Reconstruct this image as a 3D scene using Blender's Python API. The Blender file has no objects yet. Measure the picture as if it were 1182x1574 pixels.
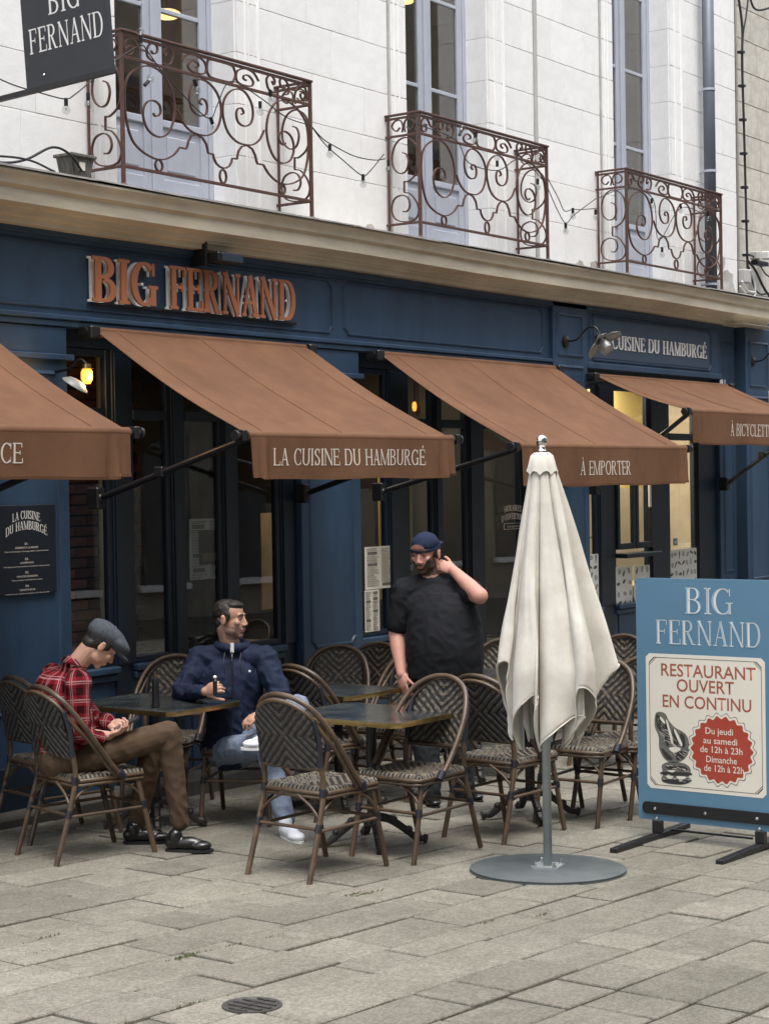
import bpy, bmesh, math, random
from mathutils import Vector, Matrix, noise
random.seed(7)
S = bpy.context.scene
PI = math.pi

# ------------------------------------------------------------------ camera, sky, sun, exposure
CAMP = Vector((0, 0, 2.0))
FPX, CX, CY = 2800.0, 591.0, 787.0                       # focal length and centre, in pixels of a 1182 x 1574 frame
_U = Vector((-.016, 1, .01607)).normalized()
_X = Vector((2600 - CX, -(710 - CY), -FPX)).normalized()
_X = (_X - _U * _X.dot(_U)).normalized()
_Y = _U.cross(_X)
RM = Matrix((_X, _Y, _U))                                # camera axes -> world (X along the facade, Y into it, Z up)
cam = bpy.data.objects.new('camera', bpy.data.cameras.new('camera'))
S.collection.objects.link(cam)
cam.matrix_world = Matrix.Translation(CAMP) @ RM.to_4x4()
cam.data.sensor_fit = 'VERTICAL'
cam.data.sensor_height = 24
cam.data.lens = FPX / 1574 * 24
cam.data.clip_end = 400
S.camera = cam

SUN_EL, SUN_AZ = 69, -122       # a veiled sun high behind the viewer's left shoulder
world = bpy.data.worlds.new('World'); S.world = world
world.use_nodes = True
wn = world.node_tree
sky = wn.nodes.new('ShaderNodeTexSky'); sky.sky_type = 'NISHITA'; sky.sun_disc = False
sky.sun_elevation = math.radians(SUN_EL); sky.sun_rotation = math.radians(90 - SUN_AZ)
sky.air_density = 1.0; sky.dust_density = 4.0; sky.ozone_density = 1.0
bg = wn.nodes['Background']
bg.inputs['Strength'].default_value = 0.14
mixs = wn.nodes.new('ShaderNodeMixRGB'); mixs.blend_type = 'MIX'; mixs.inputs[0].default_value = .72
mixs.inputs[2].default_value = (6.4, 6.5, 6.7, 1)       # the even cloud layer over the blue
# a covered sky is about three times brighter overhead than at the horizon
tcw = wn.nodes.new('ShaderNodeTexCoord'); spw = wn.nodes.new('ShaderNodeSeparateXYZ'); wn.links.new(tcw.outputs['Generated'], spw.inputs[0])
cie = wn.nodes.new('ShaderNodeMath'); cie.operation = 'MULTIPLY_ADD'; cie.use_clamp = True; cie.inputs[1].default_value = .80; cie.inputs[2].default_value = .16; wn.links.new(spw.outputs[2], cie.inputs[0])
clo = wn.nodes.new('ShaderNodeVectorMath'); clo.operation = 'SCALE'; clo.inputs[0].default_value = (10.2, 10.5, 11.0); wn.links.new(cie.outputs[0], clo.inputs['Scale']); wn.links.new(clo.outputs[0], mixs.inputs[2])
wn.links.new(sky.outputs[0], mixs.inputs[1]); wn.links.new(mixs.outputs[0], bg.inputs['Color'])
sun = bpy.data.objects.new('sun', bpy.data.lights.new('sun', 'SUN'))
S.collection.objects.link(sun)
sun.data.energy = 1.4; sun.data.angle = math.radians(25); sun.data.color = (1, .965, .92)
_d = Vector((math.cos(math.radians(SUN_EL)) * math.cos(math.radians(SUN_AZ)), math.cos(math.radians(SUN_EL)) * math.sin(math.radians(SUN_AZ)), math.sin(math.radians(SUN_EL))))
sun.rotation_euler = _d.to_track_quat('Z', 'Y').to_euler()
S.view_settings.view_transform = 'Standard'; S.view_settings.look = 'None'; S.view_settings.gamma = 1
S.view_settings.use_curve_mapping = False
S.view_settings.exposure = 1.15
S.cycles.max_bounces = 7; S.cycles.diffuse_bounces = 3; S.cycles.glossy_bounces = 3; S.cycles.transparent_max_bounces = 12

# ------------------------------------------------------------------ ground plane (falls gently along the street)
_N = (RM @ Vector((-.005, 1, -.010))).normalized()
HC = 1.76
def gz(x, y): return 2.0 + (-HC - _N.x * x - _N.y * y) / _N.z
def ray(px, py): return RM @ Vector((px - CX, -(py - CY), -FPX))
def atY(px, py, Y): r = ray(px, py); return CAMP + r * (Y / r.y)
def atX(px, py, X): r = ray(px, py); return CAMP + r * (X / r.x)
def atG(px, py, h=0): r = ray(px, py); return CAMP + r * (-(HC - h) / r.dot(_N))

# ------------------------------------------------------------------ materials
MATS = {}
def node_mat(name, col, rough=.6, metal=0.0, vary=.15, nscale=6.0, bump=.0, bscale=60.0, col2=None, rnd=0.0, spec=None, stretch=None, mixscale=None, contrast=None):
    if name in MATS: return MATS[name]
    m = bpy.data.materials.new(name); m.use_nodes = True
    nt = m.node_tree; L = nt.links; b = nt.nodes['Principled BSDF']
    b.inputs['Roughness'].default_value = rough; b.inputs['Metallic'].default_value = metal
    if spec is not None: b.inputs['Specular IOR Level'].default_value = spec
    tc = nt.nodes.new('ShaderNodeTexCoord'); vec = tc.outputs['Object']
    if stretch:
        mp = nt.nodes.new('ShaderNodeMapping'); mp.inputs['Scale'].default_value = stretch
        L.new(vec, mp.inputs[0]); vec = mp.outputs[0]
    n = nt.nodes.new('ShaderNodeTexNoise'); n.inputs['Scale'].default_value = nscale; n.inputs['Detail'].default_value = 8; n.inputs['Roughness'].default_value = .65
    L.new(vec, n.inputs['Vector'])
    rp = nt.nodes.new('ShaderNodeValToRGB')
    lo, hi = contrast or (.3, .7)
    rp.color_ramp.elements[0].position = lo; rp.color_ramp.elements[1].position = hi
    c2 = col2 or tuple(c * (1 - vary) for c in col); c1 = tuple(min(1, c * (1 + (0 if col2 else vary * .6))) for c in col)
    rp.color_ramp.elements[0].color = (*c2, 1); rp.color_ramp.elements[1].color = (*c1, 1)
    L.new(n.outputs[0], rp.inputs[0]); out = rp.outputs[0]
    if rnd:
        oi = nt.nodes.new('ShaderNodeObjectInfo'); mr = nt.nodes.new('ShaderNodeMapRange')
        mr.inputs[3].default_value = 1 - rnd; mr.inputs[4].default_value = 1 + rnd
        L.new(oi.outputs['Random'], mr.inputs[0])
        mx = nt.nodes.new('ShaderNodeVectorMath'); mx.operation = 'SCALE'
        L.new(out, mx.inputs[0]); L.new(mr.outputs[0], mx.inputs['Scale']); out = mx.outputs[0]
    L.new(out, b.inputs['Base Color'])
    if bump:
        n2 = nt.nodes.new('ShaderNodeTexNoise'); n2.inputs['Scale'].default_value = bscale; n2.inputs['Detail'].default_value = 5
        L.new(vec, n2.inputs['Vector'])
        bp = nt.nodes.new('ShaderNodeBump'); bp.inputs['Strength'].default_value = bump; bp.inputs['Distance'].default_value = .004
        L.new(n2.outputs[0], bp.inputs['Height']); L.new(bp.outputs[0], b.inputs['Normal'])
    MATS[name] = m; return m
def emit_mat(name, col, strength):
    m = bpy.data.materials.new(name); m.use_nodes = True; b = m.node_tree.nodes['Principled BSDF']
    b.inputs['Base Color'].default_value = (*col, 1); b.inputs['Emission Color'].default_value = (*col, 1); b.inputs['Emission Strength'].default_value = strength
    MATS[name] = m; return m
def glass_mat(name, tint=(.9, .92, .92), refl=1.0, rough=.0, base=.035, slope=.55):
    m = bpy.data.materials.new(name); m.use_nodes = True; nt = m.node_tree; L = nt.links
    nt.nodes.remove(nt.nodes['Principled BSDF'])
    t = nt.nodes.new('ShaderNodeBsdfTransparent'); t.inputs[0].default_value = (*tint, 1)
    g = nt.nodes.new('ShaderNodeBsdfGlossy'); g.inputs['Roughness'].default_value = rough; g.inputs['Color'].default_value = (refl, refl, refl, 1)
    lw = nt.nodes.new('ShaderNodeLayerWeight'); lw.inputs['Blend'].default_value = .5
    pw = nt.nodes.new('ShaderNodeMath'); pw.operation = 'POWER'; pw.inputs[1].default_value = 4.2; L.new(lw.outputs['Facing'], pw.inputs[0])
    fr = nt.nodes.new('ShaderNodeMath'); fr.operation = 'MULTIPLY_ADD'; fr.inputs[1].default_value = slope; fr.inputs[2].default_value = base; L.new(pw.outputs[0], fr.inputs[0])
    nz = nt.nodes.new('ShaderNodeTexNoise'); nz.inputs['Scale'].default_value = 1.3
    bp = nt.nodes.new('ShaderNodeBump'); bp.inputs['Strength'].default_value = .04; bp.inputs['Distance'].default_value = .02
    L.new(nz.outputs[0], bp.inputs['Height']); L.new(bp.outputs[0], g.inputs['Normal'])
    mx = nt.nodes.new('ShaderNodeMixShader'); L.new(fr.outputs[0], mx.inputs[0]); L.new(t.outputs[0], mx.inputs[1]); L.new(g.outputs[0], mx.inputs[2])
    L.new(mx.outputs[0], nt.nodes['Material Output'].inputs[0])
    MATS[name] = m; return m

M_BLUE = node_mat('navy_paint', (.026, .060, .114), .5, vary=.45, nscale=3.5, bump=.12, bscale=30, stretch=(1, 1, .35), contrast=(.2, .8))
M_BLUED = node_mat('dark_navy_paint', (.008, .017, .032), .42, vary=.25, nscale=3, bump=.08)
M_STONE = node_mat('limewashed_stone', (.90, .90, .89), .85, col2=(.79, .78, .765), nscale=2.4, bump=.35, bscale=38, rnd=.035, contrast=(.22, .60))
M_STONE2 = node_mat('old_grey_stone', (.60, .57, .50), .9, vary=.25, nscale=3, bump=.4, bscale=40, rnd=.06)
M_MORTAR = node_mat('mortar', (.52, .50, .47), .95, vary=.2, nscale=12)
M_CORN = node_mat('cream_cornice_paint', (.56, .50, .39), .7, vary=.28, nscale=2.6, bump=.25, bscale=25, stretch=(.5, 1, 1.6))
M_LEAD = node_mat('weathered_lead', (.16, .15, .14), .7, vary=.4, nscale=9, bump=.4, bscale=30)
M_RUST = node_mat('rusty_brown_iron', (.115, .052, .036), .6, col2=(.07, .035, .028), nscale=22, bump=.25, bscale=90)
M_AWN = node_mat('terracotta_canvas', (.152, .075, .041), .85, vary=.24, nscale=2.4, bump=.25, bscale=350, spec=.2)
M_AWNV = M_AWN
M_FRAME = node_mat('lilac_grey_paint', (.45, .48, .55), .5, vary=.1, nscale=4)
M_PIPE = node_mat('grey_zinc_pipe', (.115, .13, .16), .5, metal=.2, vary=.15)
M_BLACK = node_mat('black_metal', (.012, .012, .014), .4, vary=.3, nscale=12)
M_WHITE = node_mat('white_paint', (.72, .72, .70), .6, vary=.08)
M_CREAM = node_mat('cream_print', (.78, .74, .64), .6, vary=.03)
M_LETW = node_mat('pale_lettering', (.66, .60, .52), .7, vary=.12, nscale=30)
M_SLAB = node_mat('paving_stone', (.25, .234, .198), .9, col2=(.18, .168, .14), nscale=75, bump=.8, bscale=90, rnd=.15, contrast=(.36, .60), spec=.25)
def slab_material():
    m = M_SLAB; nt = m.node_tree; L = nt.links; b = nt.nodes['Principled BSDF']; src = b.inputs['Base Color'].links[0].from_socket
    tc = nt.nodes.new('ShaderNodeTexCoord'); geo = nt.nodes.new('ShaderNodeNewGeometry')
    def layer(scale, lo, hi, c0, c1, src, det=3, dist=0):
        n = nt.nodes.new('ShaderNodeTexNoise'); n.inputs['Scale'].default_value = scale; n.inputs['Detail'].default_value = det; n.inputs['Distortion'].default_value = dist; L.new(geo.outputs['Position'], n.inputs['Vector'])
        r = nt.nodes.new('ShaderNodeValToRGB'); r.color_ramp.elements[0].position = lo; r.color_ramp.elements[1].position = hi; r.color_ramp.elements[0].color = (c0, c0, c0*.98, 1); r.color_ramp.elements[1].color = (c1, c1, c1, 1); L.new(n.outputs[0], r.inputs[0])
        mx = nt.nodes.new('ShaderNodeMixRGB'); mx.blend_type = 'MULTIPLY'; mx.inputs[0].default_value = 1; L.new(src, mx.inputs[1]); L.new(r.outputs[0], mx.inputs[2]); return mx.outputs[0]
    src = layer(1.1, .30, .70, .80, 1.08, src); src = layer(7, .35, .7, .84, 1.06, src, 6, 1.5); src = layer(60, .38, .62, .82, 1.12, src, 2); src = layer(190, .36, .64, .80, 1.16, src, 2)
    L.new(src, b.inputs['Base Color'])
slab_material()
M_JOINT = node_mat('dirt_joint', (.035, .031, .024), .95, vary=.4, nscale=20)
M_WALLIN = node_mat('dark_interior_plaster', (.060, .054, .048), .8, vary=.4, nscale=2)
M_TAN = node_mat('tan_interior_plaster', (.48, .40, .30), .8, vary=.3, nscale=1.5)
M_MUST = node_mat('mustard_kitchen_wall', (.70, .53, .20), .7, vary=.12, nscale=2)
M_WOODIN = node_mat('pale_shelf_wood', (.35, .25, .15), .6, vary=.2, nscale=8)
M_BRICK = node_mat('red_brick', (.145, .058, .040), .85, vary=.4, nscale=15, rnd=.3, bump=.4)
M_GLASS = glass_mat('shop_glass', (.86, .89, .90), base=.055, slope=.6)
M_GLASSU = glass_mat('upper_glass', (.80, .78, .74), base=.14, slope=.6)
M_SKIN = None

# ------------------------------------------------------------------ object helpers
def wloc(p):
    v = Vector((0, 0, 0))
    while p is not None: v = v + p.location; p = p.parent
    return v
def tag(o, label=None, cat=None, group=None, kind=None):
    if label: o['label'] = label
    if cat: o['category'] = cat
    if group: o['group'] = group
    if kind: o['kind'] = kind
    return o
def thing(name, label, cat, loc=(0, 0, 0), rot=0, group=None, kind=None):
    o = bpy.data.objects.new(name, None); S.collection.objects.link(o); o.empty_display_size = .1
    o.location = loc; o.rotation_euler = (0, 0, rot)
    return tag(o, label, cat, group, kind)
class MB:
    """collects shapes; build() links them as one mesh object"""
    def __init__(s): s.v = []; s.f = []; s.m = []; s.mi = 0
    def add(s, vs, fs):
        k = len(s.v); s.v += [Vector(v) for v in vs]
        for f in fs: s.f.append([i + k for i in f]); s.m.append(s.mi)
        return s
    def box(s, a, b):
        x0, x1 = sorted((a[0], b[0])); y0, y1 = sorted((a[1], b[1])); z0, z1 = sorted((a[2], b[2]))
        return s.add([(x0,y0,z0),(x1,y0,z0),(x1,y1,z0),(x0,y1,z0),(x0,y0,z1),(x1,y0,z1),(x1,y1,z1),(x0,y1,z1)],
              [(0,3,2,1),(4,5,6,7),(0,1,5,4),(1,2,6,5),(2,3,7,6),(3,0,4,7)])
    def cbox(s, a, b, c=.006):
        """box with chamfered edges"""
        bm = bmesh.new(); bmesh.ops.create_cube(bm, size=1)
        x0, x1 = sorted((a[0], b[0])); y0, y1 = sorted((a[1], b[1])); z0, z1 = sorted((a[2], b[2]))
        for v in bm.verts: v.co = Vector((x0 + (v.co.x + .5) * (x1 - x0), y0 + (v.co.y + .5) * (y1 - y0), z0 + (v.co.z + .5) * (z1 - z0)))
        bmesh.ops.bevel(bm, geom=bm.edges[:], offset=c, segments=1, affect='EDGES')
        bm.verts.index_update()
        s.add([v.co.copy() for v in bm.verts], [[v.index for v in f.verts] for f in bm.faces]); bm.free(); return s
    def sweep(s, pts, prof, closed=False, up=(0, 0, 1), scales=None, cap=True):
        """profile (list of (a,b)) swept along pts; a along side, b along 'up'"""
        pts = [Vector(p) for p in pts]; n = len(pts); k = len(prof); vs = []
        prev = None
        for i, p in enumerate(pts):
            if closed: t = (pts[(i + 1) % n] - pts[i - 1])
            else: t = pts[min(i + 1, n - 1)] - pts[max(i - 1, 0)]
            if t.length < 1e-9: t = Vector((0, 0, 1))
            t.normalize(); u = Vector(up) if prev is None else prev
            u = u - t * u.dot(t)
            if u.length < 1e-4:
                u = Vector((1, 0, 0)); u = u - t * u.dot(t)
                if u.length < 1e-3: u = Vector((0, 1, 0)) - t * t.y
            u.normalize(); prev = u if up == 'free' or prev is not None or True else None
            sd = t.cross(u); sc = scales[i] if scales else 1
            for a, b in prof: vs.append(p + sd * (a * sc) + u * (b * sc))
        fs = []
        for i in range(n if closed else n - 1):
            j = (i + 1) % n
            for q in range(k): fs.append((i*k+q, i*k+(q+1)%k, j*k+(q+1)%k, j*k+q))
        if cap and not closed: fs.append(tuple(range(k))[::-1]); fs.append(tuple((n-1)*k+q for q in range(k)))
        return s.add(vs, fs)
    def tube(s, pts, r, seg=8, closed=False, scales=None):
        return s.sweep(pts, [(r*math.cos(2*PI*i/seg), r*math.sin(2*PI*i/seg)) for i in range(seg)], closed, (0.01, 0.02, 1), scales)
    def bar(s, pts, w, h, up=(0, 0, 1), closed=False):
        return s.sweep(pts, [(-w/2,-h/2),(w/2,-h/2),(w/2,h/2),(-w/2,h/2)], closed, up)
    def lathe(s, prof, c=(0, 0, 0), seg=20, axis=None):
        """prof: list of (r, z)"""
        c = Vector(c); q = (Vector((0,0,1)).rotation_difference(Vector(axis))).to_matrix() if axis else Matrix.Identity(3)
        vs = []; n = len(prof)
        for i in range(seg):
            a = 2*PI*i/seg
            for r, z in prof: vs.append(c + q @ Vector((r*math.cos(a), r*math.sin(a), z)))
        fs = []
        for i in range(seg):
            j = (i+1) % seg
            for k in range(n-1): fs.append((i*n+k, j*n+k, j*n+k+1, i*n+k+1))
        return s.add(vs, fs)
    def sphere(s, c, r, seg=12, rings=8, scale=(1, 1, 1), rot=None):
        vs = []; c = Vector(c)
        for j in range(rings + 1):
            t = PI * j / rings
            for i in range(seg):
                a = 2*PI*i/seg; p = Vector((math.sin(t)*math.cos(a)*scale[0], math.sin(t)*math.sin(a)*scale[1], math.cos(t)*scale[2])) * r
                if rot is not None: p = rot @ p
                vs.append(c + p)
        fs = []
        for j in range(rings):
            for i in range(seg): fs.append((j*seg+i, (j+1)*seg+i, (j+1)*seg+(i+1)%seg, j*seg+(i+1)%seg))
        return s.add(vs, fs)
    def prism(s, poly, o, ux, uy, depth):
        """polygon (2-D) at o with axes ux, uy, extruded by depth along ux x uy"""
        o, ux, uy = Vector(o), Vector(ux), Vector(uy); nrm = ux.cross(uy).normalized()
        n = len(poly); a = [o + ux*x + uy*y for x, y in poly]; b = [p + nrm*depth for p in a]
        return s.add(a + b, [tuple(range(n))[::-1], tuple(range(n, 2*n))] + [(i, (i+1)%n, n+(i+1)%n, n+i) for i in range(n)])
    def mesh(s, name, mats, off=Vector((0,0,0)), smooth=False):
        me = bpy.data.meshes.new(name); me.from_pydata([v - off for v in s.v], [], s.f)
        for m in (mats if isinstance(mats, (list, tuple)) else [mats]): me.materials.append(m)
        if any(s.m): me.polygons.foreach_set('material_index', s.m)
        bm = bmesh.new(); bm.from_mesh(me); bmesh.ops.remove_doubles(bm, verts=bm.verts, dist=1e-6)
        bmesh.ops.recalc_face_normals(bm, faces=bm.faces); bm.to_mesh(me); bm.free()
        if smooth:
            me.polygons.foreach_set('use_smooth', [True] * len(me.polygons))
            if smooth != True: me.set_sharp_from_angle(angle=math.radians(smooth))
        me.update(); return me
    def build(s, name, mats, parent=None, local=False, smooth=False):
        off = Vector((0,0,0)) if (local or parent is None) else wloc(parent)
        o = bpy.data.objects.new(name, s.mesh(name, mats, off, smooth)); S.collection.objects.link(o); o.parent = parent
        return o
def inst(name, me, parent, loc, rot=(0,0,0), scale=(1,1,1)):
    o = bpy.data.objects.new(name, me); S.collection.objects.link(o); o.parent = parent
    o.location = loc; o.rotation_euler = rot; o.scale = scale; return o
def copy_tree(o, parent=None):
    c = o.copy(); S.collection.objects.link(c); c.parent = parent
    for ch in o.children: copy_tree(ch, c)
    return c
def smooth_path(pts, k=6, closed=False):
    pts = [Vector(p) for p in pts]; n = len(pts); out = []
    rng = range(n if closed else n - 1)
    for i in rng:
        p0 = pts[(i-1) % n] if closed or i > 0 else pts[0]*2 - pts[1]
        p1 = pts[i]; p2 = pts[(i+1) % n]
        p3 = pts[(i+2) % n] if closed or i + 2 < n else pts[-1]*2 - pts[-2]
        for j in range(k):
            t = j / k
            out.append(.5*((2*p1) + (p2-p0)*t + (2*p0-5*p1+4*p2-p3)*t*t + (3*p1-p0-3*p2+p3)*t*t*t))
    if not closed: out.append(pts[-1])
    return out

# ------------------------------------------------------------------ serif lettering drawn with strokes
def _arc(cx, cy, rx, ry, a0, a1, n=14): return [(cx + rx*math.cos(math.radians(a0+(a1-a0)*i/n)), cy + ry*math.sin(math.radians(a0+(a1-a0)*i/n))) for i in range(n+1)]
def glyph(ch, T=.15, H=.05, SF=.10):
    """strokes [(points, width or None=pen contrast)], advance"""
    R = []
    def st(x, y0=0, y1=1, w=None, s0=True, s1=True):
        R.append(([(x, y0), (x, y1)], T if w is None else w)); ww = (T if w is None else w)
        if s0: R.append(([(x-ww/2-SF, y0+H/2), (x+ww/2+SF, y0+H/2)], H))
        if s1: R.append(([(x-ww/2-SF, y1-H/2), (x+ww/2+SF, y1-H/2)], H))
    def hz(x0, x1, y, tick=0):
        R.append(([(x0, y), (x1, y)], H))
        if tick: R.append(([(x1, y), (x1, y+tick)], H))
    c = ch; acc = None
    if ch == 'É': c, acc = 'E', 'a'
    if ch == 'À': c, acc = 'A', 'g'
    if ch == 'Î': c = 'I'
    x0 = SF + T/2; w = .6
    if c == ' ': return [], .38
    if c == "'": return [([(.1, .75), (.12, 1)], T*.6)], .28
    if c == '.': return [([(.06, 0), (.06, .1)], T*.8)], .2
    if c == '-': return [([(.05, .45), (.35, .45)], H*1.5)], .42
    if c == 'I': st(x0); w = 2*x0
    elif c in 'EFL':
        st(x0); w = .66
        if c != 'L': hz(x0, w-.04, 1-H/2, -.2); hz(x0, w-.16, .52); R.append(([(w-.16, .42), (w-.16, .62)], H))
        if c != 'F': hz(x0, w, H/2, .22)
    elif c == 'T': w = .7; st(w/2, s1=False); hz(.03, w-.03, 1-H/2, -.2); R.append(([(.03, 1), (.03, .8)], H))
    elif c == 'H': w = .86; st(x0); st(w-x0); hz(x0, w-x0, .5)
    elif c == 'N': w = .84; st(x0-.04, w=H*1.2); st(w-x0+.04, w=H*1.2, s0=False); R.append(([(x0-.04, 1), (w-x0+.04, 0)], T*.95))
    elif c == 'M': w = 1.02; st(x0-.05, w=H*1.2); st(w-x0); R.append(([(x0-.05, 1), (w/2-.03, 0)], T*.85)); R.append(([(w/2-.03, 0), (w-x0, 1)], H))
    elif c == 'A':
        w = .80; R.append(([(.10, 0), (w/2, 1)], H)); R.append(([(w/2-.01, 1), (w-.13, 0)], T)); hz(.22, w-.25, .34)
        R.append(([(0, H/2), (.2, H/2)], H)); R.append(([(w-.13-T/2-SF, H/2), (w, H/2)], H))
    elif c == 'V': w = .78; R.append(([(.1, 1), (w/2, 0)], T)); R.append(([(w/2, 0), (w-.1, 1)], H)); hz(0, .25, 1-H/2); hz(w-.22, w, 1-H/2)
    elif c == 'Y': w = .76; st(w/2, 0, .48, s1=False); R.append(([(.1, 1), (w/2, .45)], T)); R.append(([(w/2, .45), (w-.1, 1)], H)); hz(0, .26, 1-H/2); hz(w-.22, w, 1-H/2)
    elif c == 'Z': w = .66; hz(.06, w-.04, 1-H/2); hz(.04, w-.04, H/2, .2); R.append(([(w-.1, .98), (.1, .02)], T))
    elif c == 'D': w = .82; st(x0); R.append(([(x0, 1-H/2), (.40, 1-H/2)] + _arc(.40, .5, .33, .5-H/2, 90, -90) + [(x0, H/2)], None))
    elif c in 'BPR':
        st(x0); w = .70
        R.append(([(x0, 1-H/2), (.34, 1-H/2)] + _arc(.34, .76, .22, .24-H/2, 90, -90) + [(x0, .52+H/2)], None))
        if c == 'B': w = .74; R.append(([(x0, .52+H/2), (.36, .52+H/2)] + _arc(.36, .27, .26, .27-H/2, 90, -90) + [(x0, H/2)], None))
        if c == 'R': w = .80; R.append(([(.34, .52), (.62, .02)], T*.9)); hz(.58, w, H/2)
    elif c == 'O': w = .84; R.append((_arc(w/2, .5, w/2-T/2, .5-H/2, 0, 360, 28), None))
    elif c == 'Q': w = .84; R.append((_arc(w/2, .5, w/2-T/2, .5-H/2, 0, 360, 28), None)); R.append(([(.45, .2), (.8, -.1)], T*.6))
    elif c == 'C': w = .76; R.append((_arc(.42, .5, .42-T/2, .5-H/2, 48, 312, 24), None)); R.append(([(.70, .98), (.70, .70)], H)); R.append(([(.70, .30), (.70, .05)], H*.7))
    elif c == 'G': w = .84; R.append((_arc(.42, .5, .42-T/2, .5-H/2, 48, 312, 24), None)); R.append(([(.70, .98), (.70, .70)], H)); R.append(([(.69, .02), (.69, .42)], T*.9)); hz(.54, .84, .44)
    elif c == 'J': w = .5; R.append(([(.33, 1), (.33, .2)] + _arc(.2, .2, .13, .18, 0, -150, 8), None)); hz(.2, .48, 1-H/2)
    elif c == 'S':
        w = .60; R.append((_arc(.30, .75, .20, .25-H/2, 30, 200, 12) + [(.16, .62), (.30, .53), (.44, .42)] + _arc(.29, .27, .19, .27-H/2, 20, -160, 12), None))
        R.append(([(.50, .98), (.50, .72)], H)); R.append(([(.09, .02), (.09, .28)], H))
    elif c == 'U': w = .82; R.append(([(x0, 1), (x0, .3)] + _arc(w/2, .3, w/2-x0, .3-H/2, 180, 360, 14) + [(w-x0, 1)], None)); hz(0, x0+T/2+SF, 1-H/2); hz(w-x0-SF, w, 1-H/2)
    elif c == 'X': w = .76; R.append(([(.1, 1), (w-.12, 0)], T)); R.append(([(.1, 0), (w-.1, 1)], H))
    else: w = .5
    if acc == 'a': R.append(([(w*.5, 1.08), (w*.66, 1.26)], T*.6))
    if acc == 'g': R.append(([(w*.5, 1.08), (w*.34, 1.26)], T*.6))
    return R, w
def ribbon(pts, w, T, H):
    P = [Vector(p) for p in pts]; n = len(P); out = []
    closed = n > 4 and (P[0] - P[-1]).length < 1e-5
    for i in range(n):
        if closed: a = P[i-1] if i > 0 else P[-2]; b = P[i+1] if i < n-1 else P[1]
        else: a = P[max(i-1, 0)]; b = P[min(i+1, n-1)]
        t = (b - a).normalized(); ww = w if w is not None else H + (T-H)*abs(t.y)**1.6
        nn = Vector((-t.y, t.x)); out.append((P[i] + nn*ww/2, P[i] - nn*ww/2))
    return out
def letters(mb, text, o, ux, uy, h, T=.15, H=.05, SF=.10, gap=.07, depth=0.0, width=None, center=False, sx=1.0, only=None, warp=None):
    """draws text into mb; o baseline start; ux, uy unit vectors; returns total width"""
    o, ux, uy = Vector(o), Vector(ux).normalized(), Vector(uy).normalized(); nrm = ux.cross(uy)
    gl = [glyph(c, T, H, SF) for c in text]; tot = sum(g[1] + gap for g in gl) - gap
    if width: sx = width / (tot * h)
    x = -tot/2 if center else 0
    eps = 0; res = []
    for ci, (st, w) in enumerate(gl):
        mbx = mb if not callable(mb) else mb(ci)
        for k, (pts, ww) in enumerate(st):
            rb = ribbon(pts, ww, T, H); eps = .00025 * (k + 1)
            def W(p, e):
                X, Yv = (x + p.x) * h * sx, p.y * h
                if warp: X, Yv = warp(X, Yv)
                return o + ux * X + uy * Yv + nrm * e
            m = len(rb); F = [W(p, depth + eps) for pr in rb for p in pr]
            if depth > 0:
                Bk = [W(p, 0) for pr in rb for p in pr]; vs = F + Bk; K = 2*m; fs = []
                for i in range(m-1): fs += [(2*i, 2*i+1, 2*i+3, 2*i+2), (K+2*i, K+2*i+2, K+2*i+3, K+2*i+1), (2*i, 2*i+2, K+2*i+2, K+2*i), (2*i+1, K+2*i+1, K+2*i+3, 2*i+3)]
                fs += [(0, K, K+1, 1), (2*m-2, 2*m-1, K+2*m-1, K+2*m-2)]
                mbx.add(vs, fs)
            else: mbx.add(F, [(2*i, 2*i+1, 2*i+3, 2*i+2) for i in range(m-1)])
        x += w + gap
    return tot * h * sx
def sans(text, o, ux, uy, h, mat, name, parent, width=None, bold=0.0, center=True, shear=0):
    """plain sans lettering from Blender's own font, turned into a mesh"""
    cu = bpy.data.curves.new(name, 'FONT'); cu.body = text; cu.size = 1; cu.offset = bold; cu.align_x = 'CENTER' if center else 'LEFT'; cu.resolution_u = 3
    cu.fill_mode = 'FRONT'
    ob = bpy.data.objects.new(name, cu); S.collection.objects.link(ob)
    dg = bpy.context.evaluated_depsgraph_get(); me = bpy.data.meshes.new_from_object(ob.evaluated_get(dg)); bpy.data.objects.remove(ob)
    xs = [v.co.x for v in me.vertices] or [0]; w0 = max(xs) - min(xs); cap = .70
    o, ux, uy = Vector(o), Vector(ux).normalized(), Vector(uy).normalized(); off = wloc(parent)
    k = h / cap; kx = (width / w0) if (width and w0) else k
    for v in me.vertices: v.co = o + ux*v.co.x*kx + uy*v.co.y*k - off
    me.materials.clear(); me.materials.append(mat)
    r = bpy.data.objects.new(name, me); S.collection.objects.link(r); r.parent = parent; return r
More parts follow.
